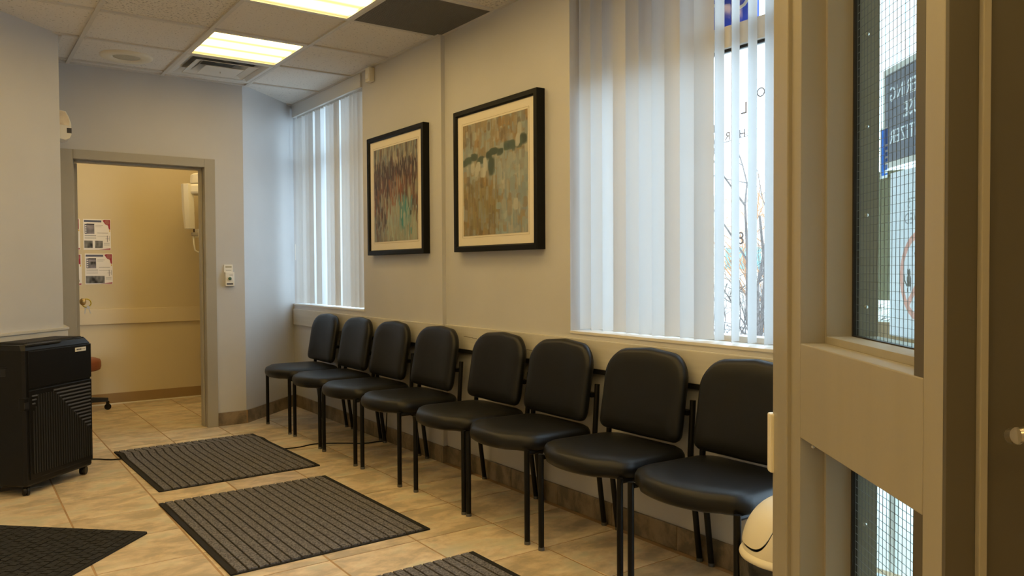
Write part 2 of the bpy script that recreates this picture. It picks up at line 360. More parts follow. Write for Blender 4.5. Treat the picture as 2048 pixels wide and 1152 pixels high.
# air diffuser: nested square cones
dc = ((GX[DIF[0]]+GX[DIF[0]+1])/2, (GY[DIF[1]]+GY[DIF[1]+1])/2, H)
t = empty('air_diffuser', dc, 0, 'white square air diffuser with nested plates in the ceiling', 'air vent')
def sq(h, z): return [(-h, -h, z), (h, -h, z), (h, h, z), (-h, h, z)]
MB().loft([sq(.302, .012), sq(.302, 0), sq(.268, 0), sq(.215, .035), sq(.205, .07), sq(.205, .16)], True, False, False).build('outer_cone', M_metalw, t, smooth=False)
MB().loft([sq(.212, -.006), sq(.214, -.003), sq(.165, .012), sq(.115, .05), sq(.112, .05), sq(.16, .008)], True, False, False).build('middle_cone', M_metalw, t)
MB().loft([sq(.128, -.016), sq(.130, -.013), sq(.085, .004), sq(.083, .003)], True, True, True).build('centre_plate', M_metalw, t)
MB().tube([(0, 0, -.012), (0, 0, -.028)], .004, 6).build('adjusting_screw', M_chrome, t)
for s in (-1, 1): MB().box(-.012, .012, min(s*.08, s*.21), max(s*.08, s*.21), .03, .05).build('bracket', M_metalw, t)

# return air grille: eggcrate
gc = ((GX[GRL[0]]+2.516)/2, (GY[GRL[1]]+GY[GRL[1]+1])/2, H)
t = empty('return_air_grille', gc, 0, 'dark perforated square return air grille in the ceiling by the wall', 'air vent')
MB().box(-.300, .300, -.306, -.290, 0, .012).box(-.300, .300, .290, .306, 0, .012).box(-.300, -.286, -.29, .29, 0, .012).box(.286, .300, -.29, .29, 0, .012).build('grille_frame', M_tee, t)
g = MB()
for k in range(58):
    q = -.285+.57*k/57; g.box(q-.0017, q+.0017, -.29, .29, .001, .010); g.box(-.285, .285, q*1.017-.0017, q*1.017+.0017, .0015, .010)
tag(g.build('grille_core', M_grille, t), kind='stuff')

# ------------------------------------------------------------------ base tiles, rails
def base_run(name, p0, p1, label, n_in, length=.405, h=.102, start=0.):
    """stone base tiles from p0 to p1; n_in = unit vector into the room"""
    p0 = Vector((*p0, 0)); p1 = Vector((*p1, 0)); d = (p1-p0); L = d.length; d.normalize(); nv = Vector((*n_in, 0))
    root = empty(name, p0, 0, label, 'baseboard', kind='structure'); s = 0; first = start or length
    while s < L-.01:
        e = min(L, s+first); first = length
        q = [p0+d*(s+.0015), p0+d*(e-.0015), p0+d*(e-.0015)+nv*.012, p0+d*(s+.0015)+nv*.012]
        MB().prism([(v.x-p0.x, v.y-p0.y) for v in q], 0, h).build('base_tile', M_btile, root, bevel=.0015); s = e
    g = [p0, p1, p1+nv*.009, p0+nv*.009]
    MB().prism([(v.x-p0.x, v.y-p0.y) for v in g], 0, h-.002).build('base_grout', M_grout, root)
    return root
base_run('baseboard_right', (XF, 6.82), (XF, YP), 'brown stone tile baseboard under the far window', (-1, 0))
base_run('baseboard_near', (XN, YP), (XN, 1.58), 'brown stone tile baseboard behind the nearer chairs', (-1, 0), start=.30)
MB().box(XF-.012, XN, YP-.012, YP, 0, .102).build('base_tile', M_btile, bpy.data.objects['baseboard_near'], loc=(-XN, -YP, 0))
dn = Vector((.5606, -.598, 0)).normalized()
base_run('baseboard_diagonal', (1.885, YD), (XF, 6.83), 'brown stone tile baseboard on the slanted wall', (-.6840, .7295) if False else (dn.x*1, dn.y*1) if False else (.683, -.730))
base_run('baseboard_far', (1.668, YD), (1.885, YD), 'short brown stone baseboard beside the door frame', (0, -1))
bl = BX(-.18, 2.42, YB-.006, YB, .012, .10).build('baseboard_exam', M_vbase); tag(bl, 'brown vinyl baseboard along the exam room back wall', 'baseboard', kind='structure')
BX(-.18, 2.42, YB-.012, YB, 0, .012).build('caulk_strip', M_cream, bl)

def rail(name, x0, x1, y0, y1, label, z0=.723, z1=.86, m=None):
    o = BX(x0, x1, y0, y1, z0, z1).build(name, m or M_rail, bevel=.004); return tag(o, label, 'chair rail', kind='structure')
rail('trim_1', XF-.020, XF, YP-.012, 6.80, 'painted chair rail under the far window')
rail('trim_2', XN-.020, XN, 1.58, YP-.012, 'painted chair rail with scuffs under the near window')
rail('trim_3', -.18, 2.42, YB-.022, YB, 'cream wall guard rail on the exam room back wall', .726, .863, mat('guard_rail_paint', (.70, .60, .41), .45))
o = MB().prism([(.57, 5.545), (.59, 5.565), (.59, 6.18), (.565, 6.18), (.565, 5.56), (-1.55, 3.445), (-1.53, 3.425)], .70, .842).build('trim_4', M_rail, bevel=.004)
tag(o, 'painted chair rail on the slanted wall behind the air purifier', 'chair rail', kind='structure')
MB().prism([(.572, 5.538), (.597, 5.563), (.597, 6.18), (.565, 6.18), (.565, 5.56), (-1.55, 3.445), (-1.52, 3.42)], .842, .858).build('rail_cap', M_rail, o, bevel=.003)
o = BX(XN-.018, XN, 1.70, YP-.02, .700, .722).build('trim_5', M_gask); tag(o, 'thin black strip below the chair rail by the near chairs', 'wall trim', kind='structure')  # plain black strip along the wall just under the rail
o = BX(XF-.016, XF, YP, 5.45, .700, .722).build('trim_6', M_gask); tag(o, 'thin black strip below the chair rail by the far chairs', 'wall trim', kind='structure')
# scuff marks on the rail
M_scuff = mat('scuff', (.20, .18, .15), .7)
for (y, z, l) in ((3.95, .800, .10), (3.88, .796, .05), (3.52, .795, .05), (3.40, .772, .16), (2.62, .79, .10)):
    BX(XN-.0206, XN-.0198, y-l/2, y+l/2, z-.0015, z+.0015).build('scuff_mark', M_scuff, bpy.data.objects['trim_2'])

# ------------------------------------------------------------------ windows
def window(name, y0, y1, z0, z1, xg, label, bars, xr):
    """frame, panes, mullions; bars = transom heights"""
    r = empty(name, (xg, (y0+y1)/2, z0), 0, label, 'window', kind='structure'); oy = (y0+y1)/2
    def part(nm, m, a): return BX(a[0]-xg, a[1]-xg, a[2]-oy, a[3]-oy, a[4]-z0, a[5]-z0).build(nm, m, r, bevel=.002 if m is M_alum else 0)
    for a in ((xg-.03, xg+.05, y0, y0+.03, z0, z1), (xg-.03, xg+.05, y1-.03, y1, z0, z1), (xg-.03, xg+.05, y0+.03, y1-.03, z0, z0+.025), (xg-.03, xg+.05, y0+.03, y1-.03, z1-.03, z1)): part('window_frame', M_alum, a)
    zs = [z0+.025]
    for (b0, b1) in bars:
        part('transom_bar', M_alum, (xg-.03, xg+.05, y0+.03, y1-.03, b0, b1)); part('pane', M_glass, (xg, xg+.006, y0+.03, y1-.03, zs[-1], b0)); zs.append(b1)
        part('glazing_gasket', M_gask, (xg-.012, xg, y0+.03, y1-.03, b0-.012, b0))
    part('pane', M_glass, (xg, xg+.006, y0+.03, y1-.03, zs[-1], z1-.03))
    if xr is not None: part('sill', mat('sill_paint', (.72, .70, .66), .4), (xr, xg-.03, y0-.0, y1, z0-.012, z0))
    return r
window('window_1', 5.37, 6.85, .905, 2.62, 2.70, 'tall far window behind closed white vertical blinds', [(2.11, 2.21)], XF-.004)
window('window_2', 1.68, 3.03, .893, 2.56, 2.68, 'tall near window behind half open white vertical blinds', [(2.115, 2.205)], XN-.004)
window('window_3', -.5, 1.60, .06, 2.45, 2.66, 'entrance glazing seen through the wired glass', [(.93, 1.01)], None)  # near end widened out of view to let more daylight in behind the partition

# blinds
def vane_mesh(h, w=.089, camber=.013):
    n = 6; rings = []
    for s in range(n+1):
        u = -w/2+w*s/n; c = camber*(1-(2*s/n-1)**2)
        rings.append((u, c))
    mb = MB(); top = [(u, c, h) for u, c in rings]; bot = [(u, c, 0) for u, c in rings]
    t2 = [(u, c+.0012, h) for u, c in rings]; b2 = [(u, c+.0012, 0) for u, c in rings]
    mb.add(bot+top, [(i, i+1, n+2+i, n+1+i) for i in range(n)])
    return mb.mesh('vane', M_vane, smooth=True)
def blinds(loc, label, ys, phis, xc, z0, z1, y0, y1, valance):
    r = empty('vertical_blind', loc, 0, label, 'blinds', 'vertical vane blinds'); me = vane_mesh(z1-z0-.01)
    for y, p in zip(ys, phis):
        # chord direction (sin p, cos p): local +x -> that direction
        inst('vane', me, r, (xc-loc[0], y-loc[1], z0-loc[2]), math.atan2(math.cos(R(p)), math.sin(R(p))))
    BX(xc-.025-loc[0], xc+.025-loc[0], y0-loc[1], y1-loc[1], z1-.012-loc[2], z1+.035-loc[2]).build('head_rail', M_white, r)
    if valance: BX(valance[0]-loc[0], valance[1]-loc[0], y0-loc[1], y1-loc[1], valance[2]-loc[2], valance[3]-loc[2]).build('valance', M_metalw, r)
    return r
ny = [1.75+.082*k for k in range(16)]
nph = {0: 78, 1: 78, 2: 80, 3: 75, 4: 71, 5: 76}
seq = [116, 108, 132, 112, 108, 114, 138, 106, 108, 112, 104, 122]
blinds((2.585, 2.35, .90), 'white vertical blind partly open over the near window', ny, [nph.get(k, seq[(k-6) % 12]) for k in range(16)], 2.585, .900, 2.545, 1.69, 3.02, None)
fy = [5.41+.0765*k for k in range(19)]
fph = [155, 126, 120, 128, 116, 122, 60, 138, 124, 118, 64, 62, 116, 70, 122, 128, 116, 124, 120]
b1 = blinds((2.56, 6.1, .91), 'closed white vertical blind over the far window in the corner', fy, fph, 2.545, .915, 2.545, 5.378, 6.80, (XF-.012, XF+.01, 2.538, H-.002))
BX(-.070, -.063, .705, .712, .38, .52).build('wand', M_white, b1)

# lettering and blue sign at the near window
t = empty('blue_shop_sign', (2.78, 2.62, 2.225), 0, 'bright blue sign board with white letters above the near window transom', 'sign')
BX(-.008, .008, -.50, .50, 0, .62).build('board', M_blue, t)
for txt, sz, y, z in (('C', .15, -.42, .125), ('H', .15, -.27, .125), ('s', .075, -.12, .12), ('s', .075, -.12, .05)):
    me = text_mesh(txt, sz, M_lettw, .011); place_text(me, 'lettering', t, (0, y, z), (0, 1, 0), (0, 0, 1))
t = empty('window_lettering', (2.676, 2.15, 1.3), 0, 'dark mirrored lettering on the near window glass', 'lettering')
def px_y(px, x): # helper: where the sight line of a picture column meets the glass
    d = _r*((px-1024)/FPX)+_f; return d.y*x/d.x
for txt, sz, px, z in (('O', .055, 1521, 1.905), ('L', .07, 1488, 1.855), ('r', .075, 1426, 1.80), ('H', .05, 1484, 1.752), ('E', .05, 1470, 1.752), ('R', .05, 1455, 1.752), ('B', .05, 1440, 1.752), ('A', .05, 1424, 1.752), ('8', .075, 1481, 1.32)):
    me = text_mesh(txt, sz, M_lettd, .0006); place_text(me, 'lettering', t, (0, px_y(px, 2.676)-2.15, z-1.3), (0, 1, 0), (0, 0, 1))

# ------------------------------------------------------------------ far doorway
d1 = empty('door_1', ((DX0+DX1)/2, YD, 0), 0, 'greige metal door frame of the open exam room doorway', 'door frame', kind='structure'); ox = (DX0+DX1)/2
def dpart(nm, m, x0, x1, y0, y1, z0, z1, bev=.003): return BX(x0-ox, x1-ox, y0-YD, y1-YD, z0, z1).build(nm, m, d1, bevel=bev)
dpart('jamb', M_frame, DX0-.078, DX0, YD-.022, YD+.17, 0, DH+.064); dpart('jamb', M_frame, DX1, DX1+.078, YD-.022, YD+.17, 0, DH+.064)
dpart('head', M_frame, DX0, DX1, YD-.022, YD+.17, DH, DH+.064)
dpart('door_stop', M_frame, DX0, DX0+.014, YD+.05, YD+.12, 0, DH); dpart('door_stop', M_frame, DX1-.014, DX1, YD+.05, YD+.12, 0, DH); dpart('door_stop', M_frame, DX0+.014, DX1-.014, YD+.05, YD+.12, DH-.014, DH)
M_hinge = mat('hinge_metal', (.22, .20, .18), .5, metal=.4)
for z in (1.72, .93, .25): dpart('hinge', M_hinge, DX0, DX0+.0155, YD+.085, YD+.168, z-.055, z+.055, 0)
ang = R(90-4.6); lf_root = MB().box(0, .868, -.022, .022, .012, DH-.008).build('door_leaf', M_frame, d1, bevel=.002, loc=(DX0+.026-ox, .178, 0), rz=ang)
kn = MB().lathe([(.0, .0), (.030, .0), (.030, .006), (.013, .010), (.012, .030), (.024, .038), (.030, .052), (.027, .066), (.012, .073), (.0, .074)], 24)
kn.xf(Matrix.Rotation(R(90), 4, 'X')); kn.build('knob', M_brass, lf_root, smooth='auto', loc=(.79, -.022, .955))
# keys hanging from the knob
kpos = Vector((DX0+.026, YD+.178, .955)) + Vector((math.cos(ang)*.79, math.sin(ang)*.79, 0)) + Vector((math.sin(ang), -math.cos(ang), 0))*.10
t = empty('key_ring', kpos, 0, 'bunch of keys on a yellow ring hanging from the door knob', 'keys')
MB().tube([(.033*math.cos(a*math.pi/12), .004*math.sin(a), -.012+.033*math.sin(a*math.pi/12)) for a in range(25)], .0048, 6).build('ring', M_yplas, t, smooth=True)
MB().tube([(-.030, 0, .0), (-.012, 0, .0), (-.004, 0, -.01)], .006, 8).build('key_in_lock', M_brass, t)
for k, (dx, rot) in enumerate(((-.006, .15), (.012, -.3))):
    kb = MB().lathe([(.012, -.002), (.012, .002)], 12).xf(Matrix.Rotation(R(90), 4, 'X')); kb.box(-.004, .004, -.0015, .0015, -.055, -.008)
    kb.xf(Matrix.Rotation(rot, 4, 'Y')).build('key', M_chrome, t, loc=(dx, -.006*k, -.045))

# wall control beside the door
t = empty('wall_control', (1.765, YD, 1.08), 0, 'small white wall control box with a round green dial beside the doorway', 'switch')
BX(-.034, .034, -.028, 0, 0, .108).build('housing', M_white, t, bevel=.005)
BX(-.040, .028, -.008, 0, .106, .166).build('upper_tag', M_white, t, bevel=.003)
BX(-.028, .019, -.0092, -.0075, .144, .153).build('tag_print', M_khaki, t)
BX(-.026, .016, -.0092, -.0075, .120, .125).build('tag_print', M_grey, t)
MB().lathe([(.021, .0), (.021, .003), (.017, .006), (.016, .004)], 28).xf(Matrix.Rotation(R(90), 4, 'X')).build('dial_ring', M_white, t, smooth='auto', loc=(-.003, -.027, .058))
MB().lathe([(.012, .0), (.012, .009), (.004, .012)], 20).xf(Matrix.Rotation(R(90), 4, 'X')).build('dial', M_green, t, smooth='auto', loc=(-.003, -.027, .058))
BX(-.025, .022, -.0295, -.0275, .012, .023).build('slot', M_ink, t); BX(-.004, .022, -.0292, -.0275, .084, .088).build('print', M_grey, t)

# dispenser on the left return wall
t = empty('wall_dispenser', (.565, 5.95, 2.055), 0, 'white rounded plastic wall dispenser high beside the doorway', 'wall dispenser')
prof = [(0, .01), (.065, .0), (.088, .012), (.098, .035), (.098, .105), (.085, .150), (.068, .185), (0, .195)]
MB().loft([[(x, -.075, z) for x, z in prof], [(x, .075, z) for x, z in prof]]).build('housing', M_white, t, bevel=.004)
BX(.072, .0995, -.0765, .02, .045, .078).build('sensor_window', M_ink, t)
pr2 = [(0, .10), (.05, .095), (.085, .092), (.088, .12), (.08, .150), (.062, .182), (0, .19)]
MB().loft([[(x, -.0775, z) for x, z in pr2], [(x, -.0745, z) for x, z in pr2]]).build('front_patch', mat('cream_peeling_label', (.86, .76, .60), .5, col2=(.70, .60, .47), vs=(22, 22, 22)), t)

# motion detector near the ceiling
t = empty('motion_detector', (XF, 5.19, 2.535), 0, 'small cream motion detector high on the window wall', 'detector')
BX(-.045, 0, -.035, .035, 0, .10).build('housing', M_cream, t, bevel=.008); BX(-.0475, -.043, -.024, .024, .02, .055).build('lens', M_white, t, bevel=.002)

# ------------------------------------------------------------------ exam room contents
def paper(x0, x1, z0, z1, label, style, name='printed_notice'):
    w, h = x1-x0, z1-z0; t = empty(name, ((x0+x1)/2, YB, z0), 0, label, 'notice', 'printed notices on the exam room wall')
    BX(-w/2, w/2, -.0025, -.0005, 0, h).build('sheet', M_paper, t)
    def ink(nm, m, u0, u1, v0, v1, d=.0035): BX(-w/2+w*u0, -w/2+w*u1, -d, -.002, h*v0, h*v1).build(nm, m, t)
    if style in (1, 2):
        ink('title_bar', M_navy, .03, .66, .90, .965)
        ink('picture', M_photo, .06, .40, .52, .84); ink('picture_strip', M_navy, .05, .13, .52, .84, .0038); ink('picture_band', M_ink, .12, .40, .81, .85, .0039)
        for k in range(4): ink('icon_dot', M_paper, .065, .115, .55+.07*k, .59+.07*k, .0042)
        if style == 2: ink('picture_scan', M_scan, .18, .38, .64, .74, .0041)
        ink('text_line', M_grey, .44, .72, .79, .80); ink('text_line', M_grey, .44, .66, .75, .76); ink('text_line', M_grey, .50, .90, .545, .56)
        ink('text_line', M_ink, .05, .46, .455, .47); ink('text_line', M_grey, .05, .46, .40, .41); ink('text_line', M_grey, .05, .46, .36, .37); ink('text_line', M_grey, .50, .9, .44, .45)
        ink('sketch', M_ink, .86, .875, .26, .47); ink('sketch', M_grey, .80, .96, .36, .37); ink('sketch', M_grey, .94, .955, .30, .46)
        ink('text_line', M_grey, .74, .95, .19, .20); ink('text_line', M_grey, .74, .95, .155, .165); ink('text_line', M_grey, .74, .95, .22, .23)
        if style == 1: ink('scan', M_scan, .03, .33, .06, .30); ink('scan', M_scan, .42, .70, .06, .30)
        else: ink('scan', M_scan, .02, .70, .03, .27)
        red = [(.70, .96), (.76, .985), (.98, .985), (.98, .66), (.93, .68), (.90, .80), (.80, .84)]
    else:
        for k in range(7): ink('text_line', M_grey, .10, .78-.08*(k % 2), .38+.065*k, .388+.065*k)
        ink('text_block', M_grey, .08, .92, .10, .17); red = [(.55, .96), (.66, .985), (.96, .985), (.96, .66), (.88, .70), (.86, .80), (.70, .84)]
    MB().loft([[(-w/2+w*u, -.0036, h*v) for u, v in red], [(-w/2+w*u, -.002, h*v) for u, v in red]]).build('corner_art', M_crim, t)
    bl_ = [(.78, .97), (.92, .98), (.955, .88), (.90, .82), (.80, .86)]
    MB().loft([[(-w/2+w*u, -.0042, h*v) for u, v in bl_], [(-w/2+w*u, -.002, h*v) for u, v in bl_]]).build('corner_photo', M_skin, t)
    ft = [(.55, .012), (.98, .012), (.98, .055)]
    MB().loft([[(-w/2+w*u, -.0036, h*v) for u, v in ft], [(-w/2+w*u, -.002, h*v) for u, v in ft]]).build('foot_stripe', M_crim, t)
    ink('yellow_mark', M_yel, .94, .975, .60, .65); ink('yellow_mark', M_yel, .67, .70, .97, .985)
    return t
paper(.967, 1.186, 1.391, 1.664, 'upper printed notice with two small dark scans on exam room wall', 1)
paper(.976, 1.196, 1.086, 1.358, 'lower printed notice with one wide dark scan on exam room wall', 2)
paper(.722, .942, 1.391, 1.664, 'upper notice of plain text lines half hidden by the door jamb', 0)
paper(.730, .950, 1.080, 1.352, 'lower notice of plain text lines half hidden by the door jamb', 0)

# stool
sx, sy = .862, 7.62
t = empty('rolling_stool', (sx, sy, 0), 0, 'round rust-red vinyl stool on a black wheeled base', 'stool')
MB().lathe([(0, .352), (.165, .352), (.183, .362), (.19, .385), (.19, .425), (.183, .445), (.15, .457), (0, .462)], 40, cap0=False, cap1=False).build('seat', M_red, t, smooth=True)
MB().lathe([(.026, .10), (.026, .24), (.018, .24), (.018, .352)], 16).build('gas_column', M_black, t)
MB().lathe([(.09, .335), (.09, .352)], 16).build('seat_plate', M_black, t)
for k in range(5):
    a = R(-5+72*k); d = Vector((math.cos(a), math.sin(a), 0)); n = Vector((-d.y, d.x, 0))
    rings = []
    for s, w, z0, z1 in ((.0, .028, .075, .13), (.24, .018, .073, .105)):
        rings.append([tuple(d*s+n*w+Vector((0, 0, z0))), tuple(d*s-n*w+Vector((0, 0, z0))), tuple(d*s-n*w*.7+Vector((0, 0, z1))), tuple(d*s+n*w*.7+Vector((0, 0, z1)))])
    arm = MB().loft(rings).build('base_arm', M_black, t, bevel=.003)
    cw = MB().lathe([(.010, -.012), (.025, -.012), (.027, -.006), (.027, .006), (.025, .012), (.010, .012)], 20).xf(Matrix.Rotation(R(90), 4, 'X'))
    cw.xf(Matrix.Translation((0, 0, .027))); cw.box(-.010, .010, -.009, .009, .027, .078)
    cw.build('caster', M_black, t, smooth='auto', loc=(d.x*.235, d.y*.235, 0), rz=a+.5)

# dental x-ray unit
t = empty('dental_xray_unit', (2.05, 7.45, 0), 0, 'white panoramic dental x-ray unit with hanging sensor arm', 'x-ray machine')
def xp(x, z): return (x-2.05, 0, z)
BX(-.06, .09, .10, .26, .02, 2.25).build('column', M_white, t, bevel=.015)
BX(-.02, .06, -.02, .12, 1.98, 2.08).build('neck', M_white, t, bevel=.01)
MB().lathe([(0, 2.075), (.13, 2.075), (.15, 2.06), (.155, 2.0), (.15, 1.985), (0, 1.985)], 32, (-.12, .02, 0), cap0=False, cap1=False).build('rotating_hub', M_white, t, smooth='auto')
arc = [(-.30, -.06), (-.31, .06), (-.2, .12), (.05, .12), (.10, .06), (.10, -.06), (.04, -.10), (-.2, -.13)]
MB().prism(arc, 1.885, 1.975).build('overhead_arm', M_white, t, bevel=.02)
MB().loft([[(-.35+dx, y, 1.975) for dx, y in ((0, -.04), (.035, -.07), (.085, -.05), (.085, .05), (.035, .07), (0, .04))], [(-.345+dx, y, 1.75) for dx, y in ((0, -.04), (.035, -.07), (.085, -.05), (.085, .05), (.035, .07), (0, .04))],
           [(-.33+dx, y, 1.575) for dx, y in ((0, -.03), (.03, -.055), (.075, -.04), (.075, .04), (.03, .055), (0, .03))]]).build('sensor_arm', M_white, t, bevel=.004)
BX(-.275, -.06, -.03, .02, 1.515, 1.545).build('chin_rest', M_grey, t, bevel=.004); BX(-.225, -.19, -.032, .10, 1.50, 1.575).build('clamp', M_white, t, bevel=.004); BX(-.19, -.15, -.03, .10, 1.51, 1.60).build('clamp_block', M_ink, t)
MB().tube([(-.255, -.005, 1.545), (-.257, -.005, 1.63), (-.252, -.005, 1.72), (-.256, -.005, 1.755)], [.007, .006, .004, .003], 8).build('bite_rod', mat('brown_rod', (.10, .055, .03), .5), t, smooth=True)
MB().tube([(-.262, -.005, 1.515), (-.258, -.005, 1.44), (-.250, -.005, 1.385), (-.225, -.005, 1.368), (-.15, -.005, 1.366), (-.05, .0, 1.366)], .0075, 8).build('patient_handle', M_white, t, smooth=True)

# ------------------------------------------------------------------ air purifier
t = empty('air_purifier', (.402, 5.176, 0), R(45), 'large black air purifier on casters against the slanted wall', 'air purifier')
hw, hd = .26, .128
def rect(w, d, z, ch=0): return [(-w, -d+ch, z), (-w+ch, -d, z), (w-ch, -d, z), (w, -d+ch, z), (w, d, z), (-w, d, z)]
MB().loft([rect(hw-.006, hd-.004, .052, .012), rect(hw, hd, .062, .014), rect(hw, hd, .780, .014), rect(hw-.012, hd-.014, .806, .02), rect(hw-.012, hd-.014, .808, .02)]).build('body', M_black, t, bevel=.003)
BX(-.20, .245, -hd+.035, hd-.03, .806, .814).build('top_vent', M_black, t, bevel=.003)
tv = MB()
for k in range(40): tv.box(-.19+.0108*k, -.1855+.0108*k, -hd+.045, hd-.04, .814, .8175)
tag(tv.build('top_louvres', M_rib, t), kind='stuff')
MB().prism([(-.235, -hd+.002), (.02, -hd+.002), (.045, -hd+.035), (-.215, -hd+.035)], .802, .8115).build('control_panel', mat('glossy_black_panel', (.03, .03, .032), .18), t, bevel=.002)
BX(-hw+.03, hw-.008, -hd-.006, -hd+.002, .575, .775).build('upper_front_panel', M_black, t, bevel=.004)
BX(-hw+.03, hw-.008, -hd-.006, -hd+.002, .085, .565).build('lower_front_panel', M_black, t, bevel=.004)
gv, gh = MB(), MB(); X0, X1, Z0, Z1 = -.205, .235, .105, .545
for k in range(25):                                   # upright ribs below the diagonal
    x = X0+(X1-X0)*k/24; top = Z1 if x < -.05 else Z1-(x+.05)/(X1+.05)*.27
    if k < 2: top = .46+.02*k
    gv.box(x-.0045, x+.0045, -hd-.0105, -hd-.005, Z0+.008, top-.008)
for k in range(14):                                   # level ribs above it
    z = Z1-.0205*k; xl = -.05+(Z1-z)/.27*(X1+.05)+.006
    if xl < X1-.01: gh.box(max(xl-.012, X0), X1, -hd-.0115, -hd-.005, z-.006, z+.002)
for k in range(3): gh.box(X0-.008, X0+.012+.008*(2-k), -hd-.0115, -hd-.005, .53-.021*k, .537-.021*k)
tag(gv.build('upright_ribs', M_rib, t), kind='stuff'); tag(gh.build('level_ribs', mat('rib_highlight', (.10, .105, .125), .3), t), kind='stuff')  # level ribs: bluish highlight of caught light put into their colour
BX(.118, .205, -hd-.0085, -hd-.005, .737, .760).build('badge', M_white, t)
for k in range(3): BX(.128+.014*k, .138+.014*k, -hd-.0095, -hd-.008, .745, .753).build('badge_print', M_ink, t)
BX(.170, .196, -hd-.0095, -hd-.008, .747, .751).build('badge_print', M_grey, t)
BX(-hw-.001, -hw+.012, -.02, .09, .640, .685).build('handle_recess', M_gask, t, bevel=.004); BX(-hw-.004, -hw+.01, -.03, .10, .684, .692).build('handle_lip', M_black, t, bevel=.002)
BX(-hw-.006, -hw+.028, -hd-.007, -hd+.03, .46, .53).build('latch', M_black, t, bevel=.006); BX(-hw-.005, -hw+.025, -hd-.0085, -hd+.0, .472, .505).build('latch_slot', M_gask, t)
BX(hw-.004, hw+.014, -.06, .03, .42, .56).build('side_bump', M_black, t, bevel=.01)
cst = MB().lathe([(.008, -.016), (.024, -.016), (.026, -.01), (.026, -.003), (.020, -.002), (.020, .002), (.026, .003), (.026, .01), (.024, .016), (.008, .016)], 20).xf(Matrix.Rotation(R(90), 4, 'X')).xf(Matrix.Translation((0, 0, .026)))
cst.box(-.014, .014, -.010, .010, .035, .056); cme = cst.mesh('caster', M_black, smooth='auto')
for x, y, rz in ((-.225, -.098, .9), (.215, -.098, .3), (-.225, .095, .2), (.215, .095, 1.2)): inst('caster', cme, t, (x, y, 0), rz)

# power cord
cp = [(.66, 5.66, .005), (.74, 5.62, .005), (.80, 5.56, .005), (.87, 5.525, .005), (1.3, 5.40, .004), (1.82, 5.18, .005), (2.02, 5.20, .005), (2.16, 5.13, .005), (2.30, 5.02, .005), (2.40, 5.01, .005), (2.455, 5.0, .012), (2.462, 4.985, .12), (2.465, 4.975, .26)]
def smooth_path(p, n=6):
    p = [Vector(q) for q in p]; out = []
    for i in range(len(p)-1):
        a, b, c, d = p[max(i-1, 0)], p[i], p[i+1], p[min(i+2, len(p)-1)]
        for k in range(n):
            s = k/n; out.append(.5*((2*b)+(c-a)*s+(2*a-5*b+4*c-d)*s*s+(3*b-a-3*c+d)*s**3))
    return out+[p[-1]]
ox_, oy_ = .66, 5.5
tag(MB().tube([(v.x-ox_, v.y-oy_, max(v.z, .004)) for v in smooth_path(cp)], .004, 6).build('power_cord', M_tube, smooth=True, loc=(ox_, oy_, 0)), 'thin black power cord running from the purifier under the mat to the wall', 'cord')
t = empty('wall_outlet', (XF, 4.975, .27), 0, 'small wall outlet plate behind the chairs where the cord ends', 'outlet')
BX(-.006, 0, -.036, .036, -.055, .055).build('cover_plate', M_white, t, bevel=.002); BX(-.03, -.005, -.014, .014, -.03, .0).build('plug', M_tube, t, bevel=.003)

# ------------------------------------------------------------------ mats
def ribbed_mat(c, w, l, rz, label, bump=None):
    t = empty('ribbed_mat', (c[0], c[1], 0), rz, label, 'floor mat', 'ribbed entrance mats')
    ny_ = 40 if bump else 1
    def zz(x, y): return bump(x, y) if bump else 0
    def strip(mb, x0, x1, y0, y1, z0, z1):
        rings = []
        for k in range(ny_+1):
            y = y0+(y1-y0)*k/ny_; a, b = zz(x0, y), zz(x1, y)
            rings.append([(x0, y, z0+a*0), (x1, y, z0+b*0), (x1, y, z1+b), (x0, y, z1+a)])
        mb.loft(rings)
    b = MB(); m_ = 30
    n = 24
    for k in range(n): strip(b, -w/2+w*k/n, -w/2+w*(k+1)/n, -l/2, l/2, .0005, .0045)
    b.build('rubber_backing', M_rubber, t)
    for x_ in (-w/2, w/2-.022):
        e = MB(); strip(e, x_, x_+.022, -l/2, l/2, .001, .0075); e.build('rubber_edge', M_rubber, t)
    r = MB(); nr = 19; pitch = (w-.05)/nr
    for k in range(nr):
        x0 = -w/2+.025+pitch*k+.0045; x1 = -w/2+.025+pitch*(k+1)-.0045
        strip(r, x0, x1, -l/2+.012, l/2-.006, .002, .0105)
    tag(r.build('carpet_ribs', M_carpet, t), kind='stuff'); return t
def ripple(x, y):
    d = y-(.40-.05*x); return .016*math.exp(-(d/.07)**2)*max(0, min(1, .9-x*.9))
ribbed_mat((1.345, 5.19), .925, 1.19, R(1.9), 'charcoal ribbed mat with a ripple, between the purifier and the doorway', ripple)
ribbed_mat((1.318, 3.755), .905, 1.19, R(1.2), 'charcoal ribbed mat lying flat, middle one of the three along the chairs')
ribbed_mat((1.338, 2.205), .905, 1.19, R(.6), 'charcoal ribbed mat by the chairs, closest to the glazed partition')
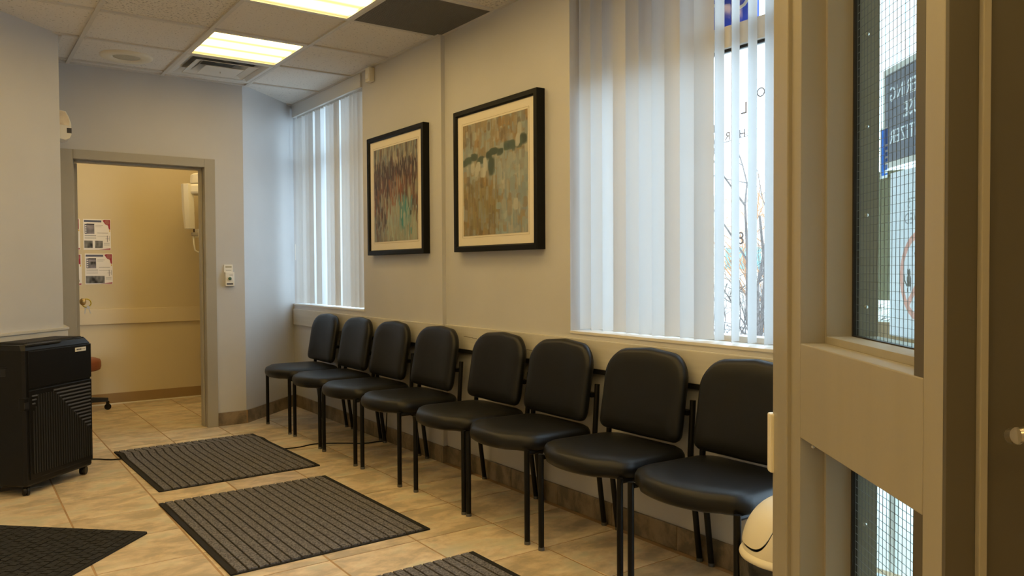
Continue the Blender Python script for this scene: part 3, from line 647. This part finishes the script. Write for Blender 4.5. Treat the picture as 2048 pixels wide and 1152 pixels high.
# black mat
mc = Vector((.723, 3.898, 0)); e1 = Vector((-.7275, .686, 0)); e2 = Vector((-.686, -.7275, 0))
t = empty('black_mat', mc+e1*.6+e2*.45, math.atan2(e1.y, e1.x), 'plain black textured mat turned at an angle in front of the purifier', 'floor mat')
outl = []
for (x, y, a0) in ((.58, .43, 0), (-.58, .43, 90), (-.58, -.43, 180), (.58, -.43, 270)):
    for k in range(5): outl.append((x+.02*math.cos(R(a0+22.5*k)), y+.02*math.sin(R(a0+22.5*k))))
MB().prism(outl, .0005, .007).build('backing', M_rubber, t)
pm = MB()
for i in range(30):
    for j in range(22):
        x = -.585+.039*i+random.uniform(-.003, .003); y = -.44+.040*j+(.02 if i % 2 else 0)*.9; h = .010+random.uniform(-.001, .0012)
        pm.box(x, x+.034, max(y, -.445), min(y+.035, .445), .005, h)
tag(pm.build('pile_blocks', M_blackmat, t), kind='stuff')

# ------------------------------------------------------------------ pictures
def paint(kind, W_=150, H_=165):
    yy, xx = np.mgrid[0:H_, 0:W_]; u = xx/(W_-1); v = 1-yy/(H_-1); img = np.zeros((H_, W_, 3))
    def dab(cx, cy, w, l, col, al, soft=1.2):
        d = np.maximum(np.abs(u-cx)/w, 0)**4 + (np.abs(v-cy)/l)**4
        a_ = np.clip((1-d)*soft, 0, 1)[..., None]*al; img[:] = img*(1-a_)+np.array(col)*a_
    rg = RNG
    if kind == 1:
        P = dict(beige=(.33, .31, .22), teal=(.035, .24, .25), pale=(.33, .39, .31), rust=(.26, .10, .045), dark=(.035, .018, .016), brown=(.11, .05, .038), grey=(.19, .23, .22), cream=(.46, .40, .28))
        def base(x, y):
            lim = .50+.22*x-.30*max(0, x-.55)                      # lower edge of the dark band
            if y > .86: return P[rg.choice(['grey', 'grey', 'cream', 'beige', 'brown'])]
            if y > .80: return P[rg.choice(['grey', 'brown', 'dark', 'cream'])]
            if y > lim+.05 and not (x > .78 and y < .7): return P[rg.choice(['dark', 'dark', 'dark', 'dark', 'brown'])]
            if y > lim-.18: return P['rust'] if rg.random() < (.55 if .38 < x < .68 else .15) else P[rg.choice(['brown', 'dark', 'brown', 'beige'])]
            if .60 < x < .84 and y > .12 and y < .56: return P['teal'] if rg.random() < .62 else P['pale']
            if x < .30: return P[rg.choice(['brown', 'rust', 'grey', 'beige', 'dark'] if y > .2 else ['beige', 'grey', 'brown'])]
            if x > .84: return P[rg.choice(['brown', 'grey', 'pale', 'dark'] if y > .3 else ['pale', 'beige'])]
            return P[rg.choice(['pale', 'pale', 'beige', 'rust' if y > .3 else 'beige'])]
        img[:] = (.2, .17, .13)
        for k in range(2300):
            x, y = rg.random(), rg.random(); c = np.array(base(x+rg.normal(0, .03), y+rg.normal(0, .035)))*rg.uniform(.8, 1.2)
            dab(x, y, rg.uniform(.008, .022), rg.uniform(.035, .10), c, rg.uniform(.45, .9))
        for k in range(45): dab(rg.uniform(.15, .9), rg.uniform(.45, .85), .006, rg.uniform(.03, .07), (.42, .34, .24), .5)
    else:
        P = dict(tan=(.30, .235, .13), grey=(.30, .33, .31), blue=(.26, .33, .34), olive=(.24, .20, .09), pale=(.42, .42, .36), ochre=(.33, .21, .08), green=(.055, .085, .065), brown=(.17, .13, .075))
        def base(x, y):
            if y > .74: return P[rg.choice(['tan', 'tan', 'blue', 'ochre', 'grey', 'pale', 'brown'])]
            if y > .48: return P[rg.choice(['pale', 'grey', 'blue', 'tan', 'grey'])]
            if x < .55: return P[rg.choice(['olive', 'tan', 'olive', 'grey', 'brown', 'ochre'])]
            return P[rg.choice(['blue', 'grey', 'blue', 'pale', 'tan'])]
        img[:] = (.27, .24, .16)
        for k in range(1900):
            x, y = rg.random(), rg.random(); c = np.array(base(x+rg.normal(0, .05), y+rg.normal(0, .05)))*rg.uniform(.8, 1.18)
            dab(x, y, rg.uniform(.012, .042), rg.uniform(.025, .085), c, rg.uniform(.4, .85), 2.)
        for (x, y, w, l) in ((.02, .66, .05, .035), (.10, .68, .06, .04), (.19, .70, .07, .035), (.30, .665, .08, .035), (.42, .69, .07, .04), (.50, .71, .10, .035), (.47, .60, .05, .09), (.70, .745, .07, .035), (.78, .735, .06, .045), (.95, .77, .07, .05), (.88, .755, .06, .03), (.60, .705, .05, .025)):
            for q in range(6): dab(x+rg.normal(0, .012), y+rg.normal(0, .01), w*rg.uniform(.5, .9), l*rg.uniform(.5, 1), np.array(P['green'])*rg.uniform(.7, 1.4), .8)
        for (x, y) in ((.16, .62), (.25, .615), (.37, .635), (.33, .57), (.86, .78), (.22, .58)):
            for q in range(4): dab(x+rg.normal(0, .01), y-.02+rg.normal(0, .012), .028, .045, np.array(P['pale'])*rg.uniform(.9, 1.25), .7, 2.)
        for k in range(90): dab(rg.uniform(.1, .55), rg.uniform(.05, .4), .006, rg.uniform(.05, .14), np.array(P['olive'])*rg.uniform(.8, 1.3), .5)
    return np.clip(img, 0, 1)
M_art, nt_, b_ = nodes_of('print_ink'); at_ = nt_.nodes.new('ShaderNodeVertexColor'); at_.layer_name = 'ink'
nt_.links.new(at_.outputs[0], b_.inputs['Base Color']); b_.inputs['Roughness'].default_value = .6
def picture(x, y0, y1, z0, z1, wallx, label, kind):
    """hangs on a wall whose face is at wallx; front at x"""
    t = empty('framed_print', (wallx, (y0+y1)/2, z0), 0, label, 'picture', 'framed abstract prints'); oy = (y0+y1)/2; dx = x-wallx
    Y0, Y1, Z1 = y0-oy, y1-oy, z1-z0; fw = .034
    def rr(q, x_): return [(x_, Y0+q, q), (x_, Y1-q, q), (x_, Y1-q, Z1-q), (x_, Y0+q, Z1-q)]
    mb = MB(); rings = [rr(0, 0), rr(0, dx+.003), rr(.003, dx), rr(fw-.008, dx), rr(fw, dx+.008), rr(fw, 0)]; n = 4
    vs = [p for r in rings for p in r]; fs = []
    for k in range(len(rings)):
        k2 = (k+1) % len(rings)
        for i in range(4): j = (i+1) % 4; fs.append((k*4+i, k*4+j, k2*4+j, k2*4+i))
    mb.add(vs, fs).build('frame', mat('black_frame', (.004, .004, .004), .5, spec=.2), t)
    BX(dx+.014, -.002, Y0+fw-.004, Y1-fw+.004, fw-.004, Z1-fw+.004).build('mount_board', M_mount, t)
    mw = .058
    ln = MB(); q = fw+mw-.012
    for a in ((Y0+q, Y1-q, q, q+.0016), (Y0+q, Y1-q, Z1-q-.0016, Z1-q), (Y0+q, Y0+q+.0016, q, Z1-q), (Y1-q-.0016, Y1-q, q, Z1-q)): ln.box(dx+.0132, dx+.0142, *a)
    ln.build('mount_line', mat('mount_line_ink', (.45, .36, .22), .7), t)
    img = paint(kind); Hn, Wn = img.shape[:2]; q = fw+mw
    ys = np.linspace(Y1-q, Y0+q, Wn+1); zs = np.linspace(Z1-q, q, Hn+1)
    vs = [(dx+.0125, float(b), float(a)) for a in zs for b in ys]
    fs = [(i*(Wn+1)+j, (i+1)*(Wn+1)+j, (i+1)*(Wn+1)+j+1, i*(Wn+1)+j+1) for i in range(Hn) for j in range(Wn)]
    me = bpy.data.meshes.new('artwork'); me.from_pydata(vs, [], fs); me.materials.append(M_art)
    ca = me.color_attributes.new('ink', 'FLOAT_COLOR', 'CORNER')
    col = np.ones((Hn*Wn, 4, 4), np.float32); col[:, :, :3] = img.reshape(-1, 1, 3); ca.data.foreach_set('color', col.ravel())
    inst('artwork', me, t)
    BX(dx+.0085, dx+.0105, Y0+fw-.003, Y1-fw+.003, fw-.003, Z1-fw+.003).build('glazing', M_pglass, t)
picture(2.436, 4.385, 5.205, 1.302, 2.128, XF, 'black framed abstract print in brown, rust and teal by far window', 1)
picture(2.455, 3.23, 4.05, 1.302, 2.128, XN, 'black framed abstract print in tan and grey with dark green band', 2)

# ------------------------------------------------------------------ chairs (face -x)
def outline(w_front, w_back, xf, xb, bulge, n=14):
    """plan outline of the seat, counter-clockwise, with a bowed front"""
    pts = []
    cr = .085
    def arc(cx, cy, r, a0, a1, k=6): return [(cx+r*math.cos(R(a0+(a1-a0)*i/k)), cy+r*math.sin(R(a0+(a1-a0)*i/k))) for i in range(k+1)]
    pts += arc(xb-cr, w_back-cr, cr, 0, 90); pts += arc(xf+cr+.02, w_front-cr, cr, 90, 168)
    for i in range(1, 10):
        s = -1+2*i/10; pts.append((xf-bulge*(1-s*s), -s*(w_front-cr*.9)))
    pts += arc(xf+cr+.02, -w_front+cr, cr, 192, 270); pts += arc(xb-cr, -w_back+cr, cr, 270, 360); return pts
def make_chair():
    t = empty('waiting_chair', (0, 0, 0))
    ol = outline(.257, .243, -.262, .185, .042); cx = -.04
    def ring(s, z, dip=0, ins=0): return [(cx+(x-cx)*s, y*s, z+dip*((x-cx)/.25)) for x, y in ol]
    MB().loft([ring(.86, .400), ring(.95, .401), ring(.985, .409), ring(1.0, .428), ring(.994, .444), ring(.965, .459), ring(.90, .469), ring(.75, .474), ring(.5, .474), ring(.22, .473)]).build('seat', M_vinyl, t, smooth=True)
    # backrest
    def brr(sc, thick):
        w, zb, zt = .233, .495, .848; rt, rb = .115, .035
        def arc(cy, cz, r, a0, a1, k): return [(cy+r*math.cos(R(a0+(a1-a0)*i/k)), cz+r*math.sin(R(a0+(a1-a0)*i/k))) for i in range(k+1)]
        pts = arc(w-rt, zt-rt, rt, 0, 90, 8)+[(0, zt+.010)]+arc(-w+rt, zt-rt, rt, 90, 180, 8)
        pts += [(-w+.001, .64), (-w, .56)]+arc(-w+rb, zb+rb, rb, 180, 270, 4)+[(-.1, zb-.003), (0, zb-.005), (.1, zb-.003)]+arc(w-rb, zb+rb, rb, 270, 360, 4)+[(w, .56), (w-.001, .64)]
        out = []
        for y, z in pts:
            dy, dz = .233-.233*sc, 0; y = y*sc; z = .672+(z-.672)*(1-(1-sc)*.233/.177)
            out.append((.128+(z-.495)*.17-.018*(y/.23)**2+thick, y, z))
        return out
    MB().loft([brr(.30, .027), brr(.80, .026), brr(.95, .024), brr(1.0, .012), brr(1.008, -.004), brr(.98, -.018), brr(.92, -.026), brr(.75, -.031), brr(.5, -.033), brr(.3, -.033)]).build('backrest', M_vinyl, t, smooth=True)
    for s in (-1, 1):
        l = MB().tube([(-.225, s*.242, .012), (-.225, s*.242, .30), (-.225, s*.242, .412)], .0125, 12).build('front_leg', M_tube, t, smooth='auto')
        MB().lathe([(.0135, 0), (.0135, .014)], 12, (-.225, s*.242, 0)).build('foot_cap', M_cap, l, smooth='auto')
        l = MB().tube([(.219, s*.242, .012), (.168, s*.242, .40), (.165, s*.242, .44), (.180, s*.242, .665)], .0125, 12).build('back_leg', M_tube, t, smooth='auto')
        MB().lathe([(.0135, 0), (.0135, .014)], 12, (.2195, s*.242, 0)).build('foot_cap', M_cap, l, smooth='auto')
        MB().tube([(-.215, s*.238, .398), (.0, s*.232, .396), (.168, s*.240, .398)], .010, 8).build('side_rail', M_tube, t, smooth='auto')
        BX(.15, .180, min(s*.13, s*.238), max(s*.13, s*.238), .605, .625).build('back_bracket', M_tube, t)
    MB().tube([(-.14, -.237, .392), (-.14, .237, .392)], .010, 8).build('cross_rail', M_tube, t, smooth='auto')
    MB().tube([(.13, -.237, .392), (.13, .237, .392)], .010, 8).build('cross_rail', M_tube, t, smooth='auto')
    return t
CL = ['black vinyl waiting chair in the far corner, beside the slanted wall', 'second black vinyl waiting chair from the slanted wall', 'third black vinyl waiting chair from the slanted wall', 'fourth black vinyl waiting chair from the slanted wall, below the brown print',
      'black vinyl waiting chair below the tan and grey print', 'black vinyl waiting chair just past the tan print, third from the bin', 'black vinyl waiting chair under the near window, second from the bin', 'black vinyl waiting chair beside the white swing-lid bin']
CY = [5.882, 5.300, 4.724, 4.146, 3.517, 2.992, 2.417, 1.868]; CXs = [2.232, 2.235, 2.225, 2.232, 2.255, 2.258, 2.262, 2.258]
ch0 = make_chair()
for k in range(8):
    o = ch0 if k == 0 else copy_tree(ch0)
    o.location = (CXs[k], CY[k], 0); o.rotation_euler = (0, 0, R([.3, -.4, .6, 0, .4, -.5, .3, 0][k])); tag(o, CL[k], 'chair', 'row of black waiting chairs')

# ------------------------------------------------------------------ swing-lid bin
bp_ = pan(2.40, .775); t = empty('swing_lid_bin', bp_, PANG, 'white swing-lid waste bin lined with a black bag beside the last chair', 'waste bin')
MB().lathe([(.115, .0), (.118, .004), (.148, .325), (.148, .328)], 40).build('bin_body', M_cream, t, smooth='auto')
rg = random.Random(3); bag = []
for (r_, z_) in ((.153, .20), (.158, .24), (.156, .28), (.160, .31), (.1545, .333)):
    bag.append([((r_+.004*math.sin(7*2*math.pi*k/48+z_*40)+rg.uniform(-.002, .002))*math.cos(2*math.pi*k/48), (r_+.004*math.sin(7*2*math.pi*k/48+z_*40)+rg.uniform(-.002, .002))*math.sin(2*math.pi*k/48), z_) for k in range(48)])
MB().loft(bag, True, False, False).build('bag_overhang', M_bag, t, smooth=True)
MB().lathe([(.150, .322), (.158, .325), (.1605, .331), (.159, .337), (.154, .343), (.149, .348)], 48, cap0=False, cap1=False).build('lid_rim', M_cream, t, smooth=True)
def flap_z(y):
    q = min(1, max(0, (abs(y)-.34)/.60)); return .76-.63*(q*q*(3-2*q))
def seam(az):                                            # elevation of the flap edge for each direction round the lid
    lo, hi = 0, math.pi/2
    for _ in range(30):
        m_ = (lo+hi)/2
        if math.sin(m_) < flap_z(math.cos(m_)*math.sin(az)): lo = m_
        else: hi = m_
    return lo
def shell(rad, lo, hi, name):
    n, k = 120, 14; rings = []
    for j in range(k+1):
        rg_ = []
        for i in range(n):
            az = 2*math.pi*i/n; th = lo(az)+(hi(az)-lo(az))*j/k
            rg_.append((rad*math.cos(th)*math.cos(az), rad*math.cos(th)*math.sin(az), .345+rad*1.12*math.sin(th)))
        rings.append(rg_)
    mb = MB().loft(rings, True, False, False)
    me = bpy.data.meshes.new(name); me.from_pydata(mb.v, [], mb.f); me.materials.append(M_cream)
    bm = bmesh.new(); bm.from_mesh(me); bmesh.ops.remove_doubles(bm, verts=bm.verts, dist=1e-5); bmesh.ops.recalc_face_normals(bm, faces=bm.faces)
    bmesh.ops.solidify(bm, geom=list(bm.faces), thickness=.003); bmesh.ops.recalc_face_normals(bm, faces=bm.faces)
    bm.to_mesh(me); bm.free(); me.shade_smooth(); me.set_sharp_from_angle(angle=R(50)); return inst(name, me, t)
shell(.150, lambda a_: 0, lambda a_: max(seam(a_)-.055+.04*math.sin(seam(a_)), .02), 'lid_dome')
shell(.1525, lambda a_: seam(a_), lambda a_: math.pi/2-.0005, 'swing_flap')
MB().lathe([(.0, .342), (.143, .342), (.142, .36)], 40, cap0=False, cap1=False).build('inner_throat', M_void, t)

# ------------------------------------------------------------------ glazed partition (local x = a, local y = -o)
PC = pan(1.75, .762); wp = empty('wall_entry', PC, PANG, 'tan painted partition with two wired glass lights', 'partition', kind='structure')
def pp(nm, m, a0, a1, o0, o1, z0, z1, bev=.002, parent=None):
    return BX(a0-1.75, a1-1.75, .762-o1, .762-o0, z0, z1).build(nm, m, parent or wp, bevel=bev)
A0, A1 = 1.384, 2.022
pp('post', M_part, A1, 2.20, .667, .857, 0, ZT); pp('post_casing', M_part, 2.092, 2.215, .655, .675, 0, H, .004)
pp('stile', M_part, 1.318, A0, .667, .857, 0, ZT, .003)
pp('lock_rail', M_part, A0, A1, .667, .857, .768, 1.008, .003); pp('bottom_rail', M_part, A0, A1, .667, .857, 0, .16, .003); pp('top_rail', M_part, A0, A1, .667, .857, 2.30, ZT, .003)
def light(z0, z1, nm):
    for (o0, o1) in ((.728, .792), (.806, .857)):
        pp('glazing_bead', M_part, A1-.012, A1, o0, o1, z0, z1, .001); pp('glazing_bead', M_part, A0, A0+.012, o0, o1, z0, z1, .001)
        pp('glazing_bead', M_part, A0+.012, A1-.012, o0, o1, z0, z0+.018, .001); pp('glazing_bead', M_part, A0+.012, A1-.012, o0, o1, z1-.018, z1, .001)
    g = pp('wired_pane', M_wired, A0+.004, A1-.004, .796, .802, z0+.008, z1-.008, 0)
    gk = MB()
    for a in ((A1-.020, A1-.010, z0+.018, z1-.018), (A0+.010, A0+.018, z0+.018, z1-.018), (A0+.018, A1-.018, z0+.016, z0+.021), (A0+.018, A1-.018, z1-.021, z1-.016)): gk.box(a[0]-1.75, a[1]-1.75, .762-.805, .762-.791, a[2], a[3])
    gk.build('gasket', M_gask, wp)
    wm = MB(); s = .0195; k = 0; wt = .0004
    while A0+.012+s*k < A1-.012: q = A0+.012+s*k-1.75; wm.box(q-wt, q+wt, .762-.7995, .762-.7983, z0+.018, z1-.018); k += 1
    k = 0
    while z0+.02+s*k < z1-.018: q = z0+.02+s*k; wm.box(A0+.012-1.75, A1-.012-1.75, .762-.7995, .762-.7983, q-wt, q+wt); k += 1
    o = wm.build('wire_mesh', M_wire, g); o.parent = wp; tag(o, kind='stuff')
light(1.008, 2.30, 'upper'); light(.16, .768, 'lower')
for z in (1.10, 1.33, 1.55, 1.78, .70, .55, .35):
    MB().lathe([(.005, 0), (.005, .002), (.002, .004)], 10).xf(Matrix.Rotation(R(-90), 4, 'Y')).build('screw', M_chrome, wp, loc=(A1-.0118-1.75, .762-.826, z))
for (a, o, z) in ((A1, .70, .745), (A1-.012, .75, .742)):
    MB().lathe([(.005, 0), (.005, .002), (.002, .004)], 10).xf(Matrix.Rotation(R(-90), 4, 'Y')).build('screw', M_chrome, wp, loc=(a-1.75, .762-o, z))
# return of the partition with the lever door: local plane a = 1.306
tag(MB().prism([tuple(pan(1.306, 1.66).xy), tuple(pan(1.306, 2.16).xy), tuple(pan(1.42, 2.30).xy), tuple(pan(1.42, 1.66).xy)], 0, ZT).build('wall_return', M_wall), 'short taupe wall beyond the lever door', 'wall', kind='structure')
d2 = empty('door_2', pan(1.306, .70), PANG, 'tan door with shade put into its paint and a lever handle beside the glazed partition', 'door', kind='structure')
def dp(nm, m, a0, a1, o0, o1, z0, z1, bev=.002, par=None): return BX(a0-1.306, a1-1.306, .70-o1, .70-o0, z0, z1).build(nm, m, par or d2, bevel=bev)
dp('jamb', M_doorshade, 1.308, 1.42, .668, .716, 0, H, .001); dp('door_stop', M_part, 1.296, 1.33, .716, .729, 0, H, .002); dp('head', M_doorshade, 1.308, 1.42, .73, 1.66, 2.15, ZT)
lf2 = dp('door_leaf', M_doorshade, 1.316, 1.36, .731, 1.655, .01, 2.15, .002)
lv = MB()
path = smooth_path([(1.245-1.306, .70-.885, .950), (1.238-1.306, .70-.83, .951), (1.236-1.306, .70-.775, .947), (1.240-1.306, .70-.742, .938)], 5)
rings = []
for i, p in enumerate(path):
    s = i/(len(path)-1); h = .013-.001*s; w = .008+.003*s
    rings.append([(p.x+w*math.cos(2*math.pi*k/14), p.y+.0, p.z+h*math.sin(2*math.pi*k/14)) for k in range(14)])
lv.loft(rings).build('lever', M_chrome, lf2, smooth='auto')
lv2 = MB().tube([(1.240-1.306, .70-.742, .938), (1.254-1.306, .70-.740, .935)], [.0135, .012], 14); lv2.build('lever_return', M_chrome, lf2, smooth='auto')
MB().lathe([(.028, 0), (.028, .008), (.022, .012), (.012, .014), (.011, .075), (0, .076)], 24).xf(Matrix.Rotation(R(-90), 4, 'Y')).build('rose', M_chrome, lf2, smooth='auto', loc=(1.316-1.306, .70-.885, .950))
# white box on the post
t = empty('wall_box', pan(2.20, .70, .63), PANG, 'white plastic box fixed to the far edge of the partition post', 'wall box')
BX(0, .034, -.02, .055, 0, .165).build('housing', M_cream, t, bevel=.006); BX(.034, .037, -.012, .045, .01, .155).build('cover', M_white, t, bevel=.0015)

# notices stuck on the outer face of the wired glass (readable from outside, reversed from inside)
M_print, nt_, b_ = nodes_of('backlit_print'); at_ = nt_.nodes.new('ShaderNodeVertexColor'); at_.layer_name = 'ink'; b_.inputs['Roughness'].default_value = .6
nt_.links.new(at_.outputs[0], b_.inputs['Base Color']); tr_ = nt_.nodes.new('ShaderNodeBsdfTranslucent'); nt_.links.new(at_.outputs[0], tr_.inputs[0])
mx_ = nt_.nodes.new('ShaderNodeMixShader'); mx_.inputs[0].default_value = .8; nt_.links.new(b_.outputs[0], mx_.inputs[1]); nt_.links.new(tr_.outputs[0], mx_.inputs[2]); nt_.links.new(mx_.outputs[0], nt_.nodes['Material Output'].inputs[0])
def text_tris(txt, size, cx, cz):
    me = text_mesh(txt, size, M_ink, 0); me.calc_loop_triangles()
    P = [(v.co.x+cx, v.co.y+cz) for v in me.vertices]; return [[P[i] for i in t_.vertices] for t_ in me.loop_triangles]
def notice(name, a0, a1, z0, z1, label, base, layers, step=.0017, off=.8035):
    """a printed sheet: layers = (polygons or mask function, colour) painted in order"""
    t = empty(name, pan((a0+a1)/2, off, z0), PANG, label, 'sign'); w, h = a1-a0, z1-z0
    nx, nz = int(w/step), int(h/step); xs = (np.arange(nx)+.5)/nx*w-w/2; zs = (np.arange(nz)+.5)/nz*h; X, Z = np.meshgrid(xs, zs)
    img = np.empty((nz, nx, 3)); img[:] = base
    def inside(poly):
        m = np.zeros(X.shape, bool); n = len(poly)
        for i in range(n):
            (x0, y0), (x1, y1) = poly[i], poly[(i+1) % n]
            if y0 == y1: continue
            m ^= ((y0 > Z) != (y1 > Z)) & (X < (x1-x0)*(Z-y0)/(y1-y0)+x0)
        return m
    for shp, col in layers:
        m = shp(X, Z) if callable(shp) else np.any([inside(p) for p in shp], axis=0); img[m] = col
    ex = np.linspace(-w/2, w/2, nx+1); ez = np.linspace(0, h, nz+1)
    vs = [(float(x), 0., float(z)) for z in ez for x in ex]; fs = [(j*(nx+1)+i, j*(nx+1)+i+1, (j+1)*(nx+1)+i+1, (j+1)*(nx+1)+i) for j in range(nz) for i in range(nx)]
    me = bpy.data.meshes.new('printed_sheet'); me.from_pydata(vs, [], fs); me.materials.append(M_print)
    ca = me.color_attributes.new('ink', 'FLOAT_COLOR', 'CORNER'); col = np.ones((nx*nz, 4, 4), np.float32); col[:, :, :3] = img.reshape(-1, 1, 3); ca.data.foreach_set('color', col.ravel())
    inst('printed_sheet', me, t); return t
def box_mask(x0, x1, z0, z1): return lambda X, Z: (X > x0) & (X < x1) & (Z > z0) & (Z < z1)
WH = (.86, .86, .87)
notice('sanitizer_sign', 1.43, 1.866, 1.425, 1.652, 'dark sign with white capitals in a pale border on the wired glass', (.70, .64, .58),
       [(box_mask(-.208, .204, .014, .213), (.23, .22, .25))]+[(text_tris(tx, .046, 0, z), WH) for tx, z in (('WHEN ENTERING', .163), ('PLEASE USE', .117), ('HAND SANITIZER', .066))])
def sil(polys, dx, dz, s_, flip=1): return [[(dx+flip*x*s_, .135+dz+z*s_) for x, z in p] for p in polys]
dog = [[(-.9, .1), (.55, .15), (.6, -.25), (-.9, -.3)], [(.4, .1), (.75, .55), (1.15, .45), (1.2, .25), (.7, .1), (.6, -.1)], [(-.9, -.2), (-.7, -.2), (-.72, -.9), (-.85, -.9)], [(-.6, -.2), (-.4, -.2), (-.5, -.85), (-.6, -.85)], [(.3, -.2), (.5, -.2), (.5, -.9), (.38, -.9)], [(-.9, .1), (-.8, -.05), (-1.3, .35), (-1.35, .45)]]
cat_ = [[(-.35, -.6), (.3, -.6), (.35, .1), (-.1, .35), (-.35, .0)], [(-.2, .25), (.25, .2), (.3, .6), (.2, .75), (.05, .6), (-.1, .75), (-.2, .5)], [(.25, -.5), (.35, -.6), (.75, -.2), (.8, .3), (.7, .3), (.62, -.1)], [(-.35, -.5), (-.2, -.5), (-.25, -.95), (-.35, -.95)], [(.1, -.5), (.25, -.5), (.3, -.95), (.18, -.95)]]
bird = [[(-.3, .6), (0, .8), (.3, .6), (.45, .1), (.3, -.5), (.1, -.9), (-.05, -.5), (-.4, .0)], [(-.3, .6), (-.55, .45), (-.3, .35)]]
ANI = (.22, .20, .18); RED = (.80, .42, .34)
notice('no_pets_sign', 1.53, 1.825, 1.045, 1.412, 'white no pets notice with a red ring on the wired glass', (.82, .80, .82),
       [(text_tris('NO PETS', .033, 0, .291), (.42, .40, .40)), (text_tris('ALLOWED', .033, 0, .258), (.42, .40, .40)),
        (sil(dog, -.024, -.030, .036, -1), ANI), (sil(cat_, .055, -.005, .030), ANI), (sil(bird, .015, .045, .036), ANI),
        (lambda X, Z: (np.abs(np.hypot(X, Z-.135)-.0905) < .0075) | ((np.abs(X*.707+(Z-.135)*.707) < .0075) & (np.hypot(X, Z-.135) < .09)), RED)])
notice('blue_sticker', 1.841, 1.880, 1.405, 1.522, 'narrow blue and white sticker on the wired glass', WH,
       [(box_mask(-.019, .012, .006, .112), (.05, .20, .72)), (box_mask(-.019, -.007, .030, .036), WH), (box_mask(-.019, -.004, .044, .050), WH), (box_mask(-.019, -.008, .058, .064), WH), (box_mask(-.019, -.005, .072, .077), WH), (box_mask(-.019, -.002, .010, .018), WH)], .0013)

# ------------------------------------------------------------------ outside
o = BX(2.81, 60, -20, 60, -.40, -.30).build('ground_outside', M_snow); tag(o, 'pale bright ground outside the windows', 'ground', kind='structure')
o = MB().prism([(9, -20), (13, -20), (13, 60), (9, 60)], -.299, -.285).build('road_outside', M_road); tag(o, 'blue grey road strip across from the window', 'road', kind='structure')
t = empty('far_building', (24, 20, -.3), 0, 'pale building with a row of teal windows across the road', 'building')
BX(0, 6, -18, 20, 0, 4.0).build('wall', M_fac, t); BX(-.2, 6.2, -18.2, 20.2, 4.0, 4.25).build('roof_edge', M_fac, t)
for k in range(12):
    w_ = BX(-.06, .02, -17+3*k, -15.2+3*k, 1.35, 2.35).build('window', M_fac, t); BX(-.09, -.05, -16.9+3*k, -15.3+3*k, 1.45, 2.25).build('pane', M_teal, w_)
def tree(name, loc, seed, h, label, m, spread=.55, n0=5, depth=4, r0=.03, cat='shrub'):
    rg = random.Random(seed); mb = MB()
    def grow(p, d, l, r, k):
        pts = [p]; q = p.copy(); dd = d.copy()
        for s in range(3):
            dd = (dd+Vector((rg.gauss(0, .16), rg.gauss(0, .16), rg.gauss(.03, .1)))).normalized(); q = q+dd*(l/3); pts.append(q.copy())
        mb.tube([tuple(v) for v in pts], [r, r*.85, r*.7, r*.55], 5 if k > 2 else 4)
        if k <= 0: return
        for c in range(rg.randint(2, 3)):
            nd = (dd+Vector((rg.gauss(0, spread), rg.gauss(0, spread), rg.gauss(.1, spread*.6)))).normalized(); b = pts[rg.randint(1, 3)]
            grow(b, nd, l*rg.uniform(.6, .85), r*.55, k-1)
    t = empty(name, loc, 0, label, cat, 'bare shrubs and trees outside')
    for i in range(n0):
        a = 2*math.pi*i/n0+rg.random(); grow(Vector((.05*math.cos(a), .05*math.sin(a), 0)), Vector((.45*math.cos(a), .45*math.sin(a), 1)).normalized(), h*.38, r0, depth)
    mb.build('branches', m, t)
tree('bare_shrub', (4.35, 3.35, -.3), 4, 2.0, 'bare grey shrub right outside the near window', M_bark, .75, 12, 4, .010)
tree('bare_shrub', (6.6, 5.1, -.3), 9, 2.2, 'low tangled bare shrub a little further from the near window', M_bark, .75, 14, 4, .013)
tree('bare_tree', (9.6, 7.3, -.3), 15, 6.4, 'tall thin bare tree outside the near window', M_bark, .6, 4, 4, .030, 'tree')
tree('orange_shrub', (15.5, 11.6, -.3), 21, 5.4, 'orange twiggy shrub across the road outside', M_twig, .6, 12, 4, .028)
t = empty('utility_box', (3.25, 1.78, -.3), 0, 'khaki utility box on a thin post outside the entrance glazing', 'utility box')
BX(-.06, .06, -.06, .05, 1.36, 1.88).build('cabinet', M_khaki, t, bevel=.01); BX(-.07, .07, -.07, .06, 1.88, 1.90).build('lid', M_khaki, t, bevel=.005); BX(-.015, .015, -.015, .015, 0, 1.36).build('post', M_alum, t)
